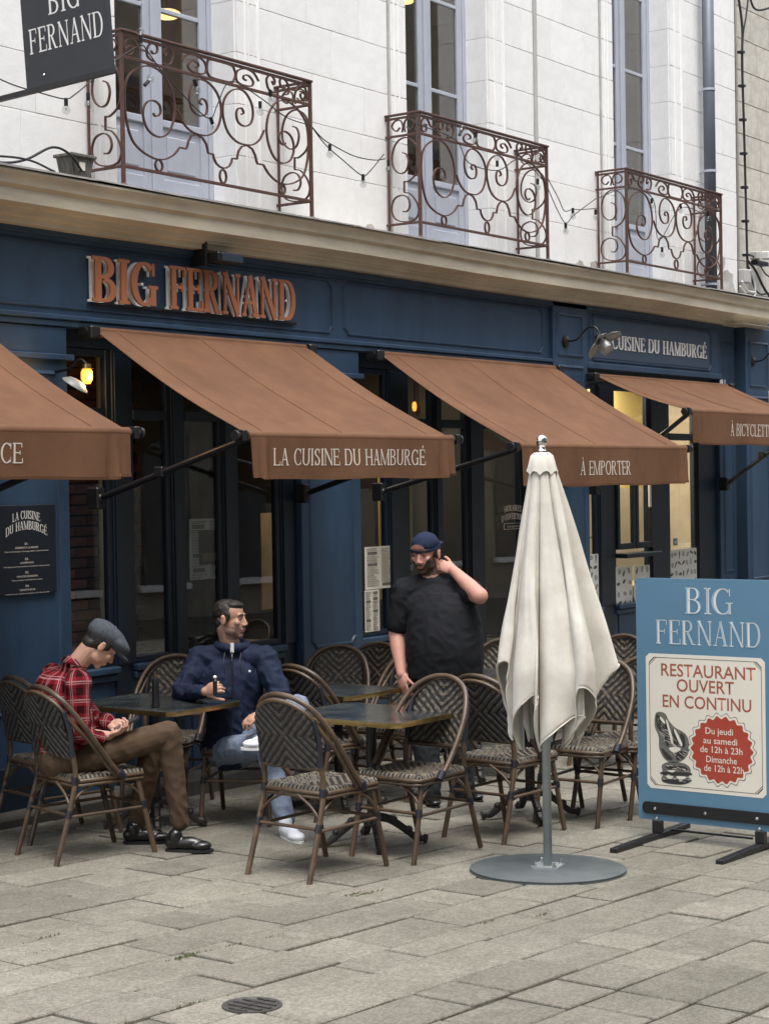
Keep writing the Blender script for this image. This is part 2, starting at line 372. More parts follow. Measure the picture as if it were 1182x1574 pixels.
# ------------------------------------------------------------------ ground and pavement
dA = RM @ Vector((2865 - CX, -(800 - CY), -FPX)); A3 = (dA - _N * dA.dot(_N)).normalized()
B3 = _N.cross(A3).normalized()
ang = math.atan2(A3.y, A3.x)
G0 = Vector((8.0, 5.0, gz(8, 5)))
g = MB(); R_ = 120
g.add([G0 + A3*a + B3*b - _N*.03 for a, b in ((-R_, -R_), (R_, -R_), (R_, R_), (-R_, R_))], [(0, 1, 2, 3)])
tag(g.build('ground', M_JOINT), kind='structure')
pave = thing('pavement', None, None, G0, kind='structure')
pave.rotation_mode = 'QUATERNION'
MP = Matrix((A3, B3, _N)).transposed(); pave.rotation_quaternion = MP.to_quaternion()
def slab_mesh(seed):
    rr = random.Random(seed); bm = bmesh.new(); c = .012
    # worn, slightly irregular top with softened arrises
    def ring(ins, z, jit):
        out = []
        for (x, y) in ((-.5, -.5), (0, -.5), (.5, -.5), (.5, 0), (.5, .5), (0, .5), (-.5, .5), (-.5, 0)):
            out.append(bm.verts.new((x - math.copysign(ins, x) * (x != 0) + rr.uniform(-jit, jit), y - math.copysign(ins, y) * (y != 0) * 1.4 + rr.uniform(-jit, jit), z)))
        return out
    r0 = ring(0, -.04, 0); r1 = ring(.0, -.005, .004); r2 = ring(c, 0, .004)
    for a, b in ((r0, r1), (r1, r2)):
        for i in range(8): bm.faces.new((a[i], a[(i+1) % 8], b[(i+1) % 8], b[i]))
    bm.faces.new(r2)
    me = bpy.data.meshes.new('paving_slab'); bm.to_mesh(me); bm.free(); me.materials.append(M_SLAB); return me
slabs = [slab_mesh(i) for i in range(5)]
rs = random.Random(11); cells = []
b = -6.2
while b < 3.7:
    wr = rs.choice((.23, .26, .29, .32, .36)); a = -9 + rs.uniform(0, .5)
    while a < 16:
        ln = rs.choice((.26, .34, .40, .46, .52, .62)); cells.append((a, b, ln, wr)); a += ln
    b += wr
DD = RM @ Vector((0, 0, -1)); SX = RM @ Vector((1, 0, 0)); SY = RM @ Vector((0, 1, 0))
def seen(p, m=60):
    q = p - CAMP; d = q.dot(DD)
    if d < 1: return None
    x = CX + FPX * q.dot(SX) / d; y = CY - FPX * q.dot(SY) / d
    return d if (-m < x < 1182 + m and y < 1574 + m) else None
vis, rest = [], []
for c_ in cells:
    p = G0 + A3*(c_[0] + c_[2]/2) + B3*(c_[1] + c_[3]/2); d = seen(p)
    if d and p.y < 8.5: vis.append((d / math.sqrt(c_[2]*c_[3]), c_))
    elif p.y < 8.6: rest.append(c_)
vis.sort(key=lambda t: t[0]); rest += [c for _, c in vis[290:]]
for _, (a, b_, ln, wr) in vis[:290]:
    jt = rs.choice((.008, .010, .014, .018))
    inst('paving_slab', rs.choice(slabs), pave, (a + ln/2, b_ + wr/2, rs.uniform(-.006, .004)), (rs.uniform(-.008, .008), rs.uniform(-.006, .006), rs.uniform(-.008, .008)), (ln - jt, wr - jt, 1))
m = MB()
for (a, b_, ln, wr) in rest:
    z = rs.uniform(-.004, .002); m.box((a + .004, b_ + .004, z - .03), (a + ln - .004, b_ + wr - .004, z))
o = m.build('paving_slab_field', M_SLAB, pave, local=True); tag(o, kind='stuff')
# drain cover let into the paving
p = atG(388, 1547)
dc = thing('drain_cover', 'small round cast iron drain cover let into the paving near the bottom edge', 'drain cover', p + Vector((0, 0, .004)))
dc.rotation_mode = 'QUATERNION'; dc.rotation_quaternion = Vector((0, 0, 1)).rotation_difference(_N)
M_IRON = node_mat('worn_cast_iron', (.055, .05, .046), .55, vary=.5, nscale=30, bump=.5, bscale=120)
m = MB(); m.lathe([(.0, .000), (.098, .000), (.102, .004), (.112, .004), (.114, -.02)], seg=28); m.build('cover_plate', M_IRON, dc, local=True)
m = MB()
for i in range(-4, 5):
    L_ = math.sqrt(max(0, .095**2 - (i*.021)**2))
    for s in (-1, 1):
        if (i + s) % 2: m.box((i*.021 - .006, s*L_*.08, 0), (i*.021 + .006, s*L_*.92, .006))
    m.box((i*.021 - .010, -.004, 0), (i*.021 + .003, .004, .0055))
m.build('raised_pattern', M_IRON, dc, local=True)
# moss and small weeds in the joints
M_MOSS = node_mat('moss_green', (.085, .10, .035), .9, vary=.5, nscale=60)
m = MB(); rg = random.Random(5)
for (px, py, n_, sp) in ((288, 1470, 90, .05), (565, 1373, 60, .06), (365, 1452, 24, .05), (285, 1545, 40, .04), (60, 1465, 30, .05), (830, 1408, 14, .03), (420, 1440, 16, .04), (752, 1417, 16, .03), (540, 1376, 24, .05), (185, 1575, 20, .05), (75, 1440, 20, .05)):
    c_ = atG(px, py)
    for _ in range(n_):
        q = c_ + A3*rg.gauss(0, sp) + B3*rg.gauss(0, .008); h = rg.uniform(.003, .011); a = rg.uniform(0, 6.28); w = rg.uniform(.002, .006)
        u = Vector((math.cos(a), math.sin(a), 0)); v = Vector((-u.y, u.x, 0))
        m.add([q - u*w, q + u*w, q + v*w*.4 + Vector((0, 0, h)) + u*rg.uniform(-w, w)*1.5, q + v*w], [(0, 1, 2), (0, 2, 3), (1, 3, 2)])
tag(m.build('moss_in_joints', M_MOSS), 'tufts of green moss and weeds in the paving joints', 'moss', kind='stuff')
# ------------------------------------------------------------------ upper facade: limewashed ashlar wall, windows, cornice
BX0, BX1, YW = 5.2, 18.42, 8.45
house = thing('stone_house', 'white limewashed stone upper storey with tall lilac windows above the navy shopfront', 'building', (12, 8.45, 3.9))
WIN = [(8.78, 10.02), (12.13, 13.38), (15.61, 16.83)]
ZB, ZT = 3.96, 7.75
m = MB()
xs = [BX0] + [v for w in WIN for v in w] + [BX1]
for i in range(0, len(xs), 2): m.box((xs[i], YW + .006, 3.5), (xs[i+1], YW + .35, ZT))
m.box((BX0, YW + .02, 3.3), (BX1, YW + .35, ZB - .005))
m.box((BX0, YW + .36, ZT - .2), (BX1, YW + 4.2, ZT))
m.build('wall_core', M_MORTAR, house)
def block_mesh(seed):
    rr = random.Random(seed); bm = bmesh.new(); c = .5
    vb = [bm.verts.new((x, 0, z)) for x, z in ((-c, -c), (c, -c), (c, c), (-c, c))]
    vf = [bm.verts.new((x, -.012, z)) for x, z in ((-c, -c), (c, -c), (c, c), (-c, c))]
    e = .010; vi = [bm.verts.new((x*(1 - e), -.0155 + rr.uniform(-.001, .001), z*(1 - 1.6*e))) for x, z in ((-c, -c), (c, -c), (c, c), (-c, c))]
    for i in range(4):
        j = (i+1) % 4; bm.faces.new((vb[i], vb[j], vf[j], vf[i])); bm.faces.new((vf[i], vf[j], vi[j], vi[i]))
    bm.faces.new(vi); bmesh.ops.recalc_face_normals(bm, faces=bm.faces)
    me = bpy.data.meshes.new('stone_block'); bm.to_mesh(me); bm.free(); me.materials.append(M_STONE); return me
blocks = [block_mesh(i) for i in range(4)]
rb = random.Random(3); hb = wloc(house)
CH = .368
def course_fill(x0, x1, k, lens=(.45, .52, .6, .66)):
    z0 = ZB + .03 + k*CH; x = x0; first = True
    L_ = []
    while x < x1 - .001:
        w = rb.choice(lens) * (.5 if first and k % 2 else 1); first = False
        if x1 - (x + w) < .22: w = x1 - x
        L_.append((x, w)); x += w
    for x, w in L_:
        inst('stone_block', rb.choice(blocks), house, Vector((x + w/2, YW + .008, z0 + CH/2)) - hb, (0, 0, 0), (w - .003, 1, CH - .004))
zones = [(BX0, 8.58), (10.26, 11.90), (13.68, 14.16), (14.225, 15.38), (17.05, 17.42), (17.42, BX1)]
for k in range(10):
    for a, b in zones:
        course_fill(a, b, k)
    for (a, b) in WIN:      # jamb surrounds in the same courses and the reveals behind them
        z0 = ZB + .03 + k*CH
        for x0, x1 in ((a - .21, a), (b, b + .24)):
            if x0 < BX0: continue
            inst('stone_block', rb.choice(blocks), house, Vector(((x0+x1)/2, YW - .004, z0 + CH/2)) - hb, (0, 0, 0), (x1 - x0 - .001, 1.6, CH - .004))
        for xx, rz in ((b - .001, PI/2), (a + .001, -PI/2)):
            o = inst('reveal_stone', blocks[0], house, Vector((xx + (.006 if rz > 0 else -.006), YW + .095, z0 + CH/2)) - hb, (0, 0, -rz), (.21, 1, CH - .003))
m = MB()    # fluted mouldings of the surrounds and the narrow vertical fillets
for (a, b) in WIN:
    for i, dx in enumerate((.085, .125, .175)): m.cbox((b + dx, YW - .034 + .004*i, ZB), (b + dx + .018, YW - .02, ZT), .004)
    m.cbox((b + .225, YW - .045, ZB), (b + .245, YW - .01, ZT), .004)
    for dx in (.09, .15): m.cbox((a - dx - .018, YW - .034, ZB), (a - dx, YW - .02, ZT), .004)
m.build('window_moulding', M_STONE, house)
M_FIL = node_mat('grey_stone_fillet', (.50, .49, .47), .9, vary=.2, nscale=5)
for x in (11.905, 14.165, 15.385, 8.585): m = MB(); m.cbox((x, YW - .022, ZB), (x + .045, YW + .01, ZT), .003); m.build('vertical_fillet', M_FIL, house)
# damp staining shows low on the wall as real grey render patches
M_STAIN = node_mat('damp_grey_render', (.38, .36, .33), .95, col2=(.62, .60, .57), nscale=9, bump=.5, bscale=40, contrast=(.35, .6))
def patch(parent, name, cx, cz, rx, rz, Y, mat, seed):
    rr = random.Random(seed); pts = []
    for i in range(22):
        t = 2*PI*i/22; k = rr.uniform(.72, 1.1); pts.append((cx + rx*k*math.cos(t), max(ZB - .02, cz + rz*k*math.sin(t))))
    mm = MB(); mm.prism(pts, (0, Y, 0), (1, 0, 0), (0, 0, 1), .0015); return mm.build(name, mat, parent)
for i, (cx, cz, rx, rz) in enumerate(((7.62, 4.0, .14, .09), (18.12, 4.02, .26, .22), (14.95, 3.97, .12, .08), (11.62, 3.97, .10, .07), (18.0, 4.3, .12, .10), (15.26, 4.0, .13, .09))):
    patch(house, 'damp_patch', cx, cz, rx, rz, YW - .0115, M_STAIN, i + 40)

# rooms behind the upper windows
for i, (a, b) in enumerate(WIN):
    m = MB(); x0, x1, y0, y1, z0, z1 = a - .5, b + 1.0, YW + .40, YW + 3.6, ZB - .05, 7.4
    m.add([(x0,y1,z0),(x1,y1,z0),(x1,y1,z1),(x0,y1,z1)], [(0,1,2,3)]); m.add([(x0,y0,z0),(x0,y1,z0),(x0,y1,z1),(x0,y0,z1)], [(0,1,2,3)])
    m.add([(x1,y0,z0),(x1,y1,z0),(x1,y1,z1),(x1,y0,z1)], [(0,1,2,3)]); m.add([(x0,y0,z0),(x1,y0,z0),(x1,y1,z0),(x0,y1,z0)], [(0,1,2,3)])
    m.add([(x0,y0,z1),(x1,y0,z1),(x1,y1,z1),(x0,y1,z1)], [(0,1,2,3)])
    m.build('room', M_TAN, house)
    m = MB(); m.box((x1 - .05, y0 + .4, z0), (x1 - .01, y0 + 1.3, 6.3)); m.box((a + .3, y1 - .06, z0 + .9), (a + .9, y1 - .02, 6.0)); m.build('inner_door', M_WOODIN, house)
# french windows
def leaf(win, x0, x1, y, hinge_left, kick):
    f = MB(); st = .075; z0, z1 = 4.045, 7.6; zk = 4.56
    f.cbox((x0, y, z0), (x0 + st, y + .045, z1), .005); f.cbox((x1 - st, y, z0), (x1, y + .045, z1), .005)
    f.cbox((x0 + st, y + .001, z0), (x1 - st, y + .044, z0 + .10), .004); f.cbox((x0 + st, y + .001, zk - .05), (x1 - st, y + .044, zk), .004)
    for zb in (5.31, 6.08, 6.85): f.cbox((x0 + st, y + .008, zb), (x1 - st, y + .038, zb + .032), .004)
    fr = f.build('leaf_frame', M_FRAME, win)
    k = MB(); k.box((x0 + st, y + .018, z0 + .10), (x1 - st, y + .03, zk - .05)); k.cbox((x0 + st + .05, y + .006, z0 + .16), (x1 - st - .05, y + .022, zk - .11), .006); k.build('kick_panel', M_FRAME, win)
    zs = [zk, 5.31, 6.08, 6.85, z1]
    for i in range(4):
        q = MB(); za = zs[i] + (.0 if i == 0 else .032); q.box((x0 + st, y + .020, za), (x1 - st, y + .026, zs[i+1])); q.build('pane', M_GLASSU, win)
for (a, b) in WIN:
    win = thing('window', None, None, Vector(((a+b)/2, YW + .2, 4.0)) - hb); win.parent = house
    y = YW + .20; f = MB()
    f.cbox((a + .002, y, 4.0), (a + .05, y + .08, 7.7), .006); f.cbox((b - .05, y, 4.0), (b - .002, y + .08, 7.7), .006)
    f.cbox((a + .002, y - .06, 3.965), (b - .002, y + .10, 4.035), .01)
    f.build('window_frame', M_FRAME, win)
    mid = (a + b) / 2
    leaf(win, a + .052, mid - .02, y + .01, True, 0); leaf(win, mid + .02, b - .052, y + .01, False, 0)
    c_ = MB(); c_.cbox((mid - .032, y - .012, 4.045), (mid + .032, y + .016, 7.6), .008); c_.build('meeting_stile', M_FRAME, win)
# lamps in the rooms
M_LAMPON = emit_mat('lit_lamp_glass', (1.0, .62, .28), 1.6)
def room_lamp(x, y, z, r, lab):
    t = thing('ceiling_lamp', lab, 'ceiling lamp', (x, y, z)); m = MB(); m.sphere((x, y, z), r, scale=(1, 1, .35)); m.build('lamp_shade', M_LAMPON, t, smooth=True)
    m = MB(); m.tube([(x, y, z), (x, y, 7.38)], .008); m.build('stem', M_BLACK, t)
p = atY(257, 22, 9.6); room_lamp(p.x, p.y, p.z, .11, 'lit round ceiling lamp inside the window nearest the hanging black sign')
p = atY(624, 2, 9.2); room_lamp(p.x, p.y, p.z, .07, 'lit amber lamp inside the middle upstairs window')

# cornice above the shop: profile swept along the front, a little out of true
prof = [(8.43, 3.915), (8.30, 3.925), (8.075, 3.905), (8.055, 3.900), (8.05, 3.885), (8.06, 3.870), (8.075, 3.850), (8.082, 3.815), (8.105, 3.795), (8.105, 3.715), (8.118, 3.708), (8.15, 3.700), (8.175, 3.69), (8.18, 3.665), (8.195, 3.663), (8.20, 3.648), (8.222, 3.644), (8.225, 3.612), (8.45, 3.610)]
m = MB(); n = 44; vs = []; K = len(prof); rc = random.Random(9)
for i in range(n + 1):
    x = BX0 + (18.62 - BX0) * i / n
    wv = .006 * math.sin(x*1.3) + rc.uniform(-.0015, .0015)
    for (yy, zz) in prof: vs.append((x, yy + wv*.5, zz + wv))
fs = [(i*K + k, (i+1)*K + k, (i+1)*K + k + 1, i*K + k + 1) for i in range(n) for k in range(K - 1)]
fs += [tuple(range(K))[::-1], tuple(n*K + k for k in range(K))]
m.add(vs, fs)
corn = m.build('cornice', M_CORN, house, smooth=30)
m = MB()        # lead flashing dressed over the top edge, lapped and lifting
x = BX0
while x < 18.55:
    w = rc.uniform(.7, 1.1); z = 3.912 + rc.uniform(0, .004); 
    m.add([(x, 8.44, z + .016), (x + w, 8.44, z + .016), (x + w, 8.055, z + .003), (x, 8.055, z + .003), (x, 8.037, z - .012 + rc.uniform(-.004, .004)), (x + w, 8.037, z - .012 + rc.uniform(-.004, .004))], [(0, 1, 2, 3), (3, 2, 5, 4)])
    x += w - .01
m.build('lead_flashing', M_LEAD, house)
m = MB(); m.box((17.66, 8.05, 3.605), (18.62, 8.44, 3.6085)); m.build('cornice_underside', M_CORN, house)

# rainwater pipe
p0 = atY(1087, 0, 8.33)
pp = thing('drainpipe', 'round grey zinc drainpipe running down the white stone wall beside the last window', 'drainpipe', (p0.x, 8.33, 3.93))
m = MB(); m.tube([(p0.x, 8.33, 3.93), (p0.x, 8.33, 7.7)], .062, 16); m.build('pipe', M_PIPE, pp, smooth=True)
for z in (4.02, 6.05, 5.2):
    m = MB(); m.lathe([(.063, -.012), (.068, -.012), (.068, .012), (.063, .012)], (p0.x, 8.33, z), 16); m.box((p0.x - .01, 8.39, z - .01), (p0.x + .01, 8.46, z + .01)); m.build('pipe_bracket', M_FRAME, pp)

# neighbouring house beyond the party wall
nb = thing('neighbour_house', 'older grey stone house with blue textured ground floor beyond the white building', 'building', (20, 8.6, 0))
hn = wloc(nb)
m = MB(); m.box((18.43, 8.52, 3.2), (22.6, 9.0, 8.2)); m.build('wall_core', M_MORTAR, nb)
rn = random.Random(8)
for k in range(12):
    x = 18.62; z = 3.86 + .35*k; first = True
    while x < 22:
        w = rn.choice((.34, .42, .5, .58)) * (.6 if first and k % 2 else 1); first = False
        inst('stone_block', blocks[k % 4], nb, Vector((x + w/2, 8.52, z)) - hn, (0, 0, 0), (w - .008, 1, .342)).data = blocks[k % 4]
        x += w
nbm = [b_.copy() for b_ in blocks]
for b_ in nbm: b_.materials.clear(); b_.materials.append(M_STONE2)
for o in nb.children:
    if o.name.startswith('stone_block'): o.data = rn.choice(nbm)
M_BLUER = node_mat('blue_roughcast', (.075, .15, .36), .9, vary=.35, nscale=26, bump=1.0, bscale=55)
m = MB(); m.box((18.93, 8.28, -1.2), (22.6, 8.7, 3.7)); m.build('blue_ground_floor', M_BLUER, nb)
m = MB(); m.tube([(18.5, 8.50, 3.8), (18.5, 8.50, 7.8)], .03, 10); m.build('party_wall_joint', M_LEAD, nb)

# houses on the other side of the street (seen as reflections in the glass, and shading the shopfront)
M_OPP = node_mat('ochre_street_stone', (.22, .195, .155), .9, vary=.25, nscale=1.5)
for i, (x0, x1, h) in enumerate(((-16, -4, 13.5), (-4, 7, 15), (7, 21, 14), (21, 72, 15.5))):
    t = thing('opposite_house', ['plain stone house across the street behind the viewer, furthest left', 'plain stone house across the street behind the viewer, left of the middle', 'plain stone house across the street reflected in the shop windows', 'plain stone house across the street, furthest right'][i], 'building', ((x0+x1)/2, -6, 0), group='houses across the street')
    m = MB(); m.box((x0, -14, -3), (x1 - .02, -6, h)); m.build('wall', M_OPP, t)
    m = MB(); m.box((x0, -6, 3.6), (x1 - .02, -5.75, 3.9)); m.build('string_course', M_CORN, t)
    x = x0 + .9
    while x < x1 - 1.6:
        for z0, z1 in ((.2, 3.0), (4.4, 6.9), (7.6, 9.6)):
            m = MB(); m.box((x, -6.0, z0), (x + 1.15, -5.96, z1)); w_ = m.build('window', M_BLUED, t)
            m = MB(); m.box((x - .1, -5.99, z0 - .12), (x + 1.25, -5.88, z0 - .005)); m.build('sill', M_WHITE, w_)
        x += 2.4
# ------------------------------------------------------------------ shopfront in navy joinery
YS = 8.35
shop = thing('shopfront', 'navy painted timber restaurant shopfront with dark windows under the cream cornice', 'shopfront', (12, 8.35, 0))
def frame_mould(name, x0, z0, x1, z1, Y, parent=shop, w=.022, d=.012, cut=.0, mat=None):
    """raised moulding run round a panel, with notched corners when cut > 0"""
    c = cut
    if c: pts = [(x0 + c, z0), (x1 - c, z0), (x1 - c*.8, z0 + c*.35), (x1 - c*.35, z0 + c*.8), (x1, z0 + c), (x1, z1 - c), (x1 - c*.35, z1 - c*.8), (x1 - c*.8, z1 - c*.35), (x1 - c, z1), (x0 + c, z1), (x0 + c*.8, z1 - c*.35), (x0 + c*.35, z1 - c*.8), (x0, z1 - c), (x0, z0 + c), (x0 + c*.35, z0 + c*.8), (x0 + c*.8, z0 + c*.35)]
    else: pts = [(x0, z0), (x1, z0), (x1, z1), (x0, z1)]
    m = MB(); P = [Vector((x, Y, z)) for x, z in pts]
    for a, b in zip(P, P[1:] + P[:1]):
        m.sweep([a, b], [(-w/2, 0), (-w/4, d), (w/5, d*.75), (w/2, 0)], up=(0, -1, 0))
    return m.build(name, mat or M_BLUE, parent)
# frieze
m = MB()
m.box((BX0, 8.335, 3.09), (14.20, 8.48, 3.62)); m.box((14.82, 8.335, 3.09), (17.70, 8.48, 3.62))
m.box((BX0, 8.30, 3.57), (17.70, 8.334, 3.612)); m.box((BX0, 8.315, 3.552), (17.70, 8.334, 3.5695))
m.build('frieze_board', M_BLUE, shop)
m = MB(); m.cbox((BX0, 8.300, 3.055), (14.20, 8.46, 3.088), .006); m.cbox((BX0, 8.315, 3.015), (14.20, 8.46, 3.053), .004); m.cbox((14.822, 8.300, 3.03), (17.70, 8.46, 3.088), .006); m.build('frieze_ledge', M_BLUE, shop)
frame_mould('frieze_panel', 5.6, 3.135, 10.98, 3.53, 8.335, cut=.05)
frame_mould('frieze_panel', 11.12, 3.135, 14.08, 3.53, 8.335, cut=.05)
frame_mould('frieze_panel', 14.93, 3.115, 17.52, 3.53, 8.335, cut=.06)
M_PANEL = node_mat('slate_blue_sign_field', (.045, .075, .12), .55, vary=.1)
m = MB(); m.box((15.0, 8.331, 3.14), (17.45, 8.334, 3.505)); m.build('sign_field', M_PANEL, shop)
# pilasters (x0, x1, front Y, moulded panels)
def pilaster(x0, x1, yf, zlow, panels, ztop=3.61, name='pilaster', mat=None):
    m = MB(); m.cbox((x0, yf, zlow), (x1, 8.50, ztop), .006)
    pl = m.build(name, mat or M_BLUE, shop)
    for (a, za, b, zb, cut) in panels:
        f = frame_mould('pilaster_panel', a, za, b, zb, yf, pl, .03, .014, cut)
    m = MB(); m.cbox((x0 - .012, yf - .014, zlow), (x1 + .012, 8.49, .30), .006); m.build('pilaster_foot', M_BLUED, pl)
    return pl
ZG = -.55
pilaster(BX0, 8.20, 8.33, ZG, [(6.4, .62, 8.10, 2.72, .0)], ztop=3.013)
m = MB(); m.cbox((BX0, 8.30, 2.80), (8.24, 8.46, 2.84), .006); m.build('pilaster_ledge', M_BLUE, shop)
pilaster(10.56, 11.30, 8.33, ZG, [(10.66, .78, 11.20, 2.72, .05), (10.66, .08, 11.20, .66, .0)], ztop=3.013)
m = MB(); m.cbox((10.53, 8.30, 2.80), (11.33, 8.46, 2.84), .006); m.build('pilaster_ledge', M_BLUE, shop)
pilaster(14.20, 14.82, 8.30, ZG, [(14.28, 3.13, 14.73, 3.50, 0), (14.28, .9, 14.73, 3.03, 0), (14.28, .1, 14.73, .8, 0)])
pilaster(17.70, 18.10, 8.34, ZG, [(17.80, 1.0, 18.02, 3.42, 0), (17.80, .0, 18.02, .9, 0)])
pilaster(18.16, 18.82, 8.24, ZG, [(18.26, 2.98, 18.72, 3.45, 0), (18.26, .9, 18.72, 2.86, 0), (18.26, .0, 18.72, .8, 0)])
# glazed bays: stall riser, sill, lintel, mullions (x0, x1), panes between
def bay(x0, x1, mull, sill, doors=(), trans=2.48, top=3.0, kick=.45):
    m = MB(); m.box((x0, 8.40, top - .10), (x1, 8.47, top + .04)); m.build('window_head', M_BLUED, shop)
    edges = [x0] + [v for mm in mull for v in mm] + [x1]
    for (a, b) in mull:
        m = MB(); m.cbox((a, 8.395, ZG), (b, 8.47, top - .10), .006); m.cbox((a + .012, 8.380, sill if not doors else .3), (b - .012, 8.396, top - .12), .004); m.build('mullion', M_BLUED, shop)
    for i in range(0, len(edges), 2):
        a, b = edges[i], edges[i+1]; isdoor = (i // 2) in doors; s0 = kick if isdoor else sill
        w = thing('door' if isdoor else 'window', None, None, Vector(((a+b)/2, 8.42, s0)) - wloc(shop)); w.parent = shop
        f = MB(); t = .045; e = .001
        f.cbox((a + e, 8.405, s0), (a + t, 8.455, top - .102), .005); f.cbox((b - t, 8.405, s0), (b - e, 8.455, top - .102), .005)
        f.cbox((a + t, 8.406, s0), (b - t, 8.454, s0 + t), .005); f.cbox((a + t, 8.406, top - .15), (b - t, 8.454, top - .102), .005)
        f.cbox((a + t, 8.402, trans - .035), (b - t, 8.456, trans + .035), .006)
        f.build('frame', M_BLUED, w)
        for za, zb in ((s0 + t, trans - .035), (trans + .035, top - .15)):
            q = MB(); q.box((a + t, 8.428, za), (b - t, 8.434, zb)); q.build('pane', M_GLASS, w)
        m = MB(); m.box((a + e, 8.408, ZG), (b - e, 8.45, s0 - .001)); m.cbox((a + .07, 8.396, max(-.15, ZG + .3)), (b - .07, 8.409, s0 - .10), .008); m.build('stall_riser', M_BLUE, w)
        if not isdoor:
            m = MB(); m.cbox((a + .002, 8.345, s0 - .05), (b - .002, 8.41, s0 - .004), .008); m.cbox((a + .002, 8.37, s0 - .10), (b - .002, 8.409, s0 - .054), .006); m.build('sill', M_BLUE, w)
bay(8.20, 10.56, [(8.66, 8.82), (9.23, 9.33), (9.76, 9.89), (10.40, 10.559)], .83)
bay(11.30, 14.20, [(11.77, 12.02), (12.42, 12.50), (12.93, 13.14), (13.80, 13.86)], .80, doors=(1, 2, 3))
bay(14.82, 17.70, [(15.17, 15.47), (16.22, 16.62), (17.26, 17.699)], .80, trans=2.42)
# casement leaves of the take-away window
def leaf2(a, b):
    m = MB(); 
    for (p, q) in (((a, 8.36, 1.32), (a + .05, 8.40, 2.36)), ((b - .05, 8.36, 1.32), (b, 8.40, 2.36)), ((a + .05, 8.361, 1.32), (b - .05, 8.399, 1.38)), ((a + .05, 8.361, 2.30), (b - .05, 8.399, 2.36))): m.cbox(p, q, .005)
    return m
w = thing('casement', None, None, Vector((15.85, 8.38, 1.3)) - wloc(shop)); w.parent = shop
leaf2(15.48, 15.84).build('casement_leaf', M_BLUED, w); leaf2(15.86, 16.21).build('casement_leaf', M_BLUED, w)
m = MB(); m.cbox((16.10, 8.335, 1.72), (16.13, 8.36, 1.98), .005); m.build('handle', M_WHITE, w)
m = MB(); m.cbox((15.47, 8.26, 1.24), (16.22, 8.40, 1.285), .008); m.build('serving_ledge', M_BLUED, w)
# step running along the front
m = MB(); m.cbox((BX0, 8.12, -.6), (18.9, 8.42, gz(8, 8.2) + .07), .01)
M_STEP = node_mat('stone_step', (.085, .080, .07), .9, vary=.3, nscale=20, bump=.5)
m.build('stone_step', M_STEP, shop)

# interior of the restaurant
room = thing('restaurant_interior', 'dim restaurant interior seen through the shop windows with mustard wall at its right end', 'room', (12, 10, 0))
fz = -.12
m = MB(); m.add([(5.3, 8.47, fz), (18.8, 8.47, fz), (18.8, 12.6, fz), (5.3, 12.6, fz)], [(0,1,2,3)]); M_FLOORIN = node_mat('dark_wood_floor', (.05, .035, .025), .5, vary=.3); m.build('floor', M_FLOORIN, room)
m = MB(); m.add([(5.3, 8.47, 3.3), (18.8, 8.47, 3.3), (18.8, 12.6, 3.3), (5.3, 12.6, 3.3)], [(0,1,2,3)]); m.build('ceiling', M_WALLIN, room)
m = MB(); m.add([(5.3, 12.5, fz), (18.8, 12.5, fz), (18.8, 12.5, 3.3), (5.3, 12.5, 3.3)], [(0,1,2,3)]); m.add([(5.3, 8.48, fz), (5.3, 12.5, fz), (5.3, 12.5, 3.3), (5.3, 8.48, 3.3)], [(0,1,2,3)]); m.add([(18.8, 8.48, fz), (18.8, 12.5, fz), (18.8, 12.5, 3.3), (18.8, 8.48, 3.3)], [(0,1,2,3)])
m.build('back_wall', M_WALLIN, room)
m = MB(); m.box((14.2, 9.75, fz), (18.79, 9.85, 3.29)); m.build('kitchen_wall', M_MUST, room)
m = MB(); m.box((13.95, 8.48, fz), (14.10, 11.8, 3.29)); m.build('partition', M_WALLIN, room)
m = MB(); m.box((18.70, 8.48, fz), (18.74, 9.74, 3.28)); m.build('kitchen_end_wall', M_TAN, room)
m = MB(); m.box((14.25, 8.60, fz), (18.7, 9.05, .93)); m.build('kitchen_counter', M_WOODIN, room)
M_TILE = node_mat('pale_kitchen_tile', (.62, .56, .42), .4, vary=.1)
m = MB(); m.box((16.7, 9.70, fz), (18.7, 9.745, 1.9)); m.build('tiled_splashback', M_TILE, room)
m = MB(); m.box((16.95, 9.4, 1.95), (17.35, 9.74, 2.35)); m.build('extractor_hood', M_BLACK, room)
def inpic(name, x0, x1, z0, z1, Y, mat): m = MB(); m.box((x0, Y, z0), (x1, Y + .015, z1)); return m.build(name, mat, room)
# mustard panel seen past the standing man, wall boards, chalk boards, pipes
M_CHALK = node_mat('black_board', (.015, .015, .014), .6)
inpic('yellow_board', 13.3, 13.75, .95, 2.3, 9.6, M_MUST); inpic('yellow_board', 12.72, 13.1, 1.3, 2.3, 9.1, M_MUST); inpic('shelf_panel', 12.35, 13.2, .9, 1.75, 10.2, M_WOODIN)
for x, z in ((13.45, 1.95), (12.92, 2.0)):
    q = MB(); q.lathe([(.10, 0), (.115, .004), (.13, 0)], (x, 9.59 if x > 13.2 else 9.09, z), 20, (0, -1, 0)); q.build('printed_ring', M_CHALK, room)
m = MB()
for i in range(4): m.cbox((13.15, 8.75, 1.02 + .0 + i*.0), (13.75, 8.95, 1.05), .004)
m.cbox((13.15, 8.6, .30), (13.78, 8.62, .33), .004); m.build('shelf', M_WOODIN, room)
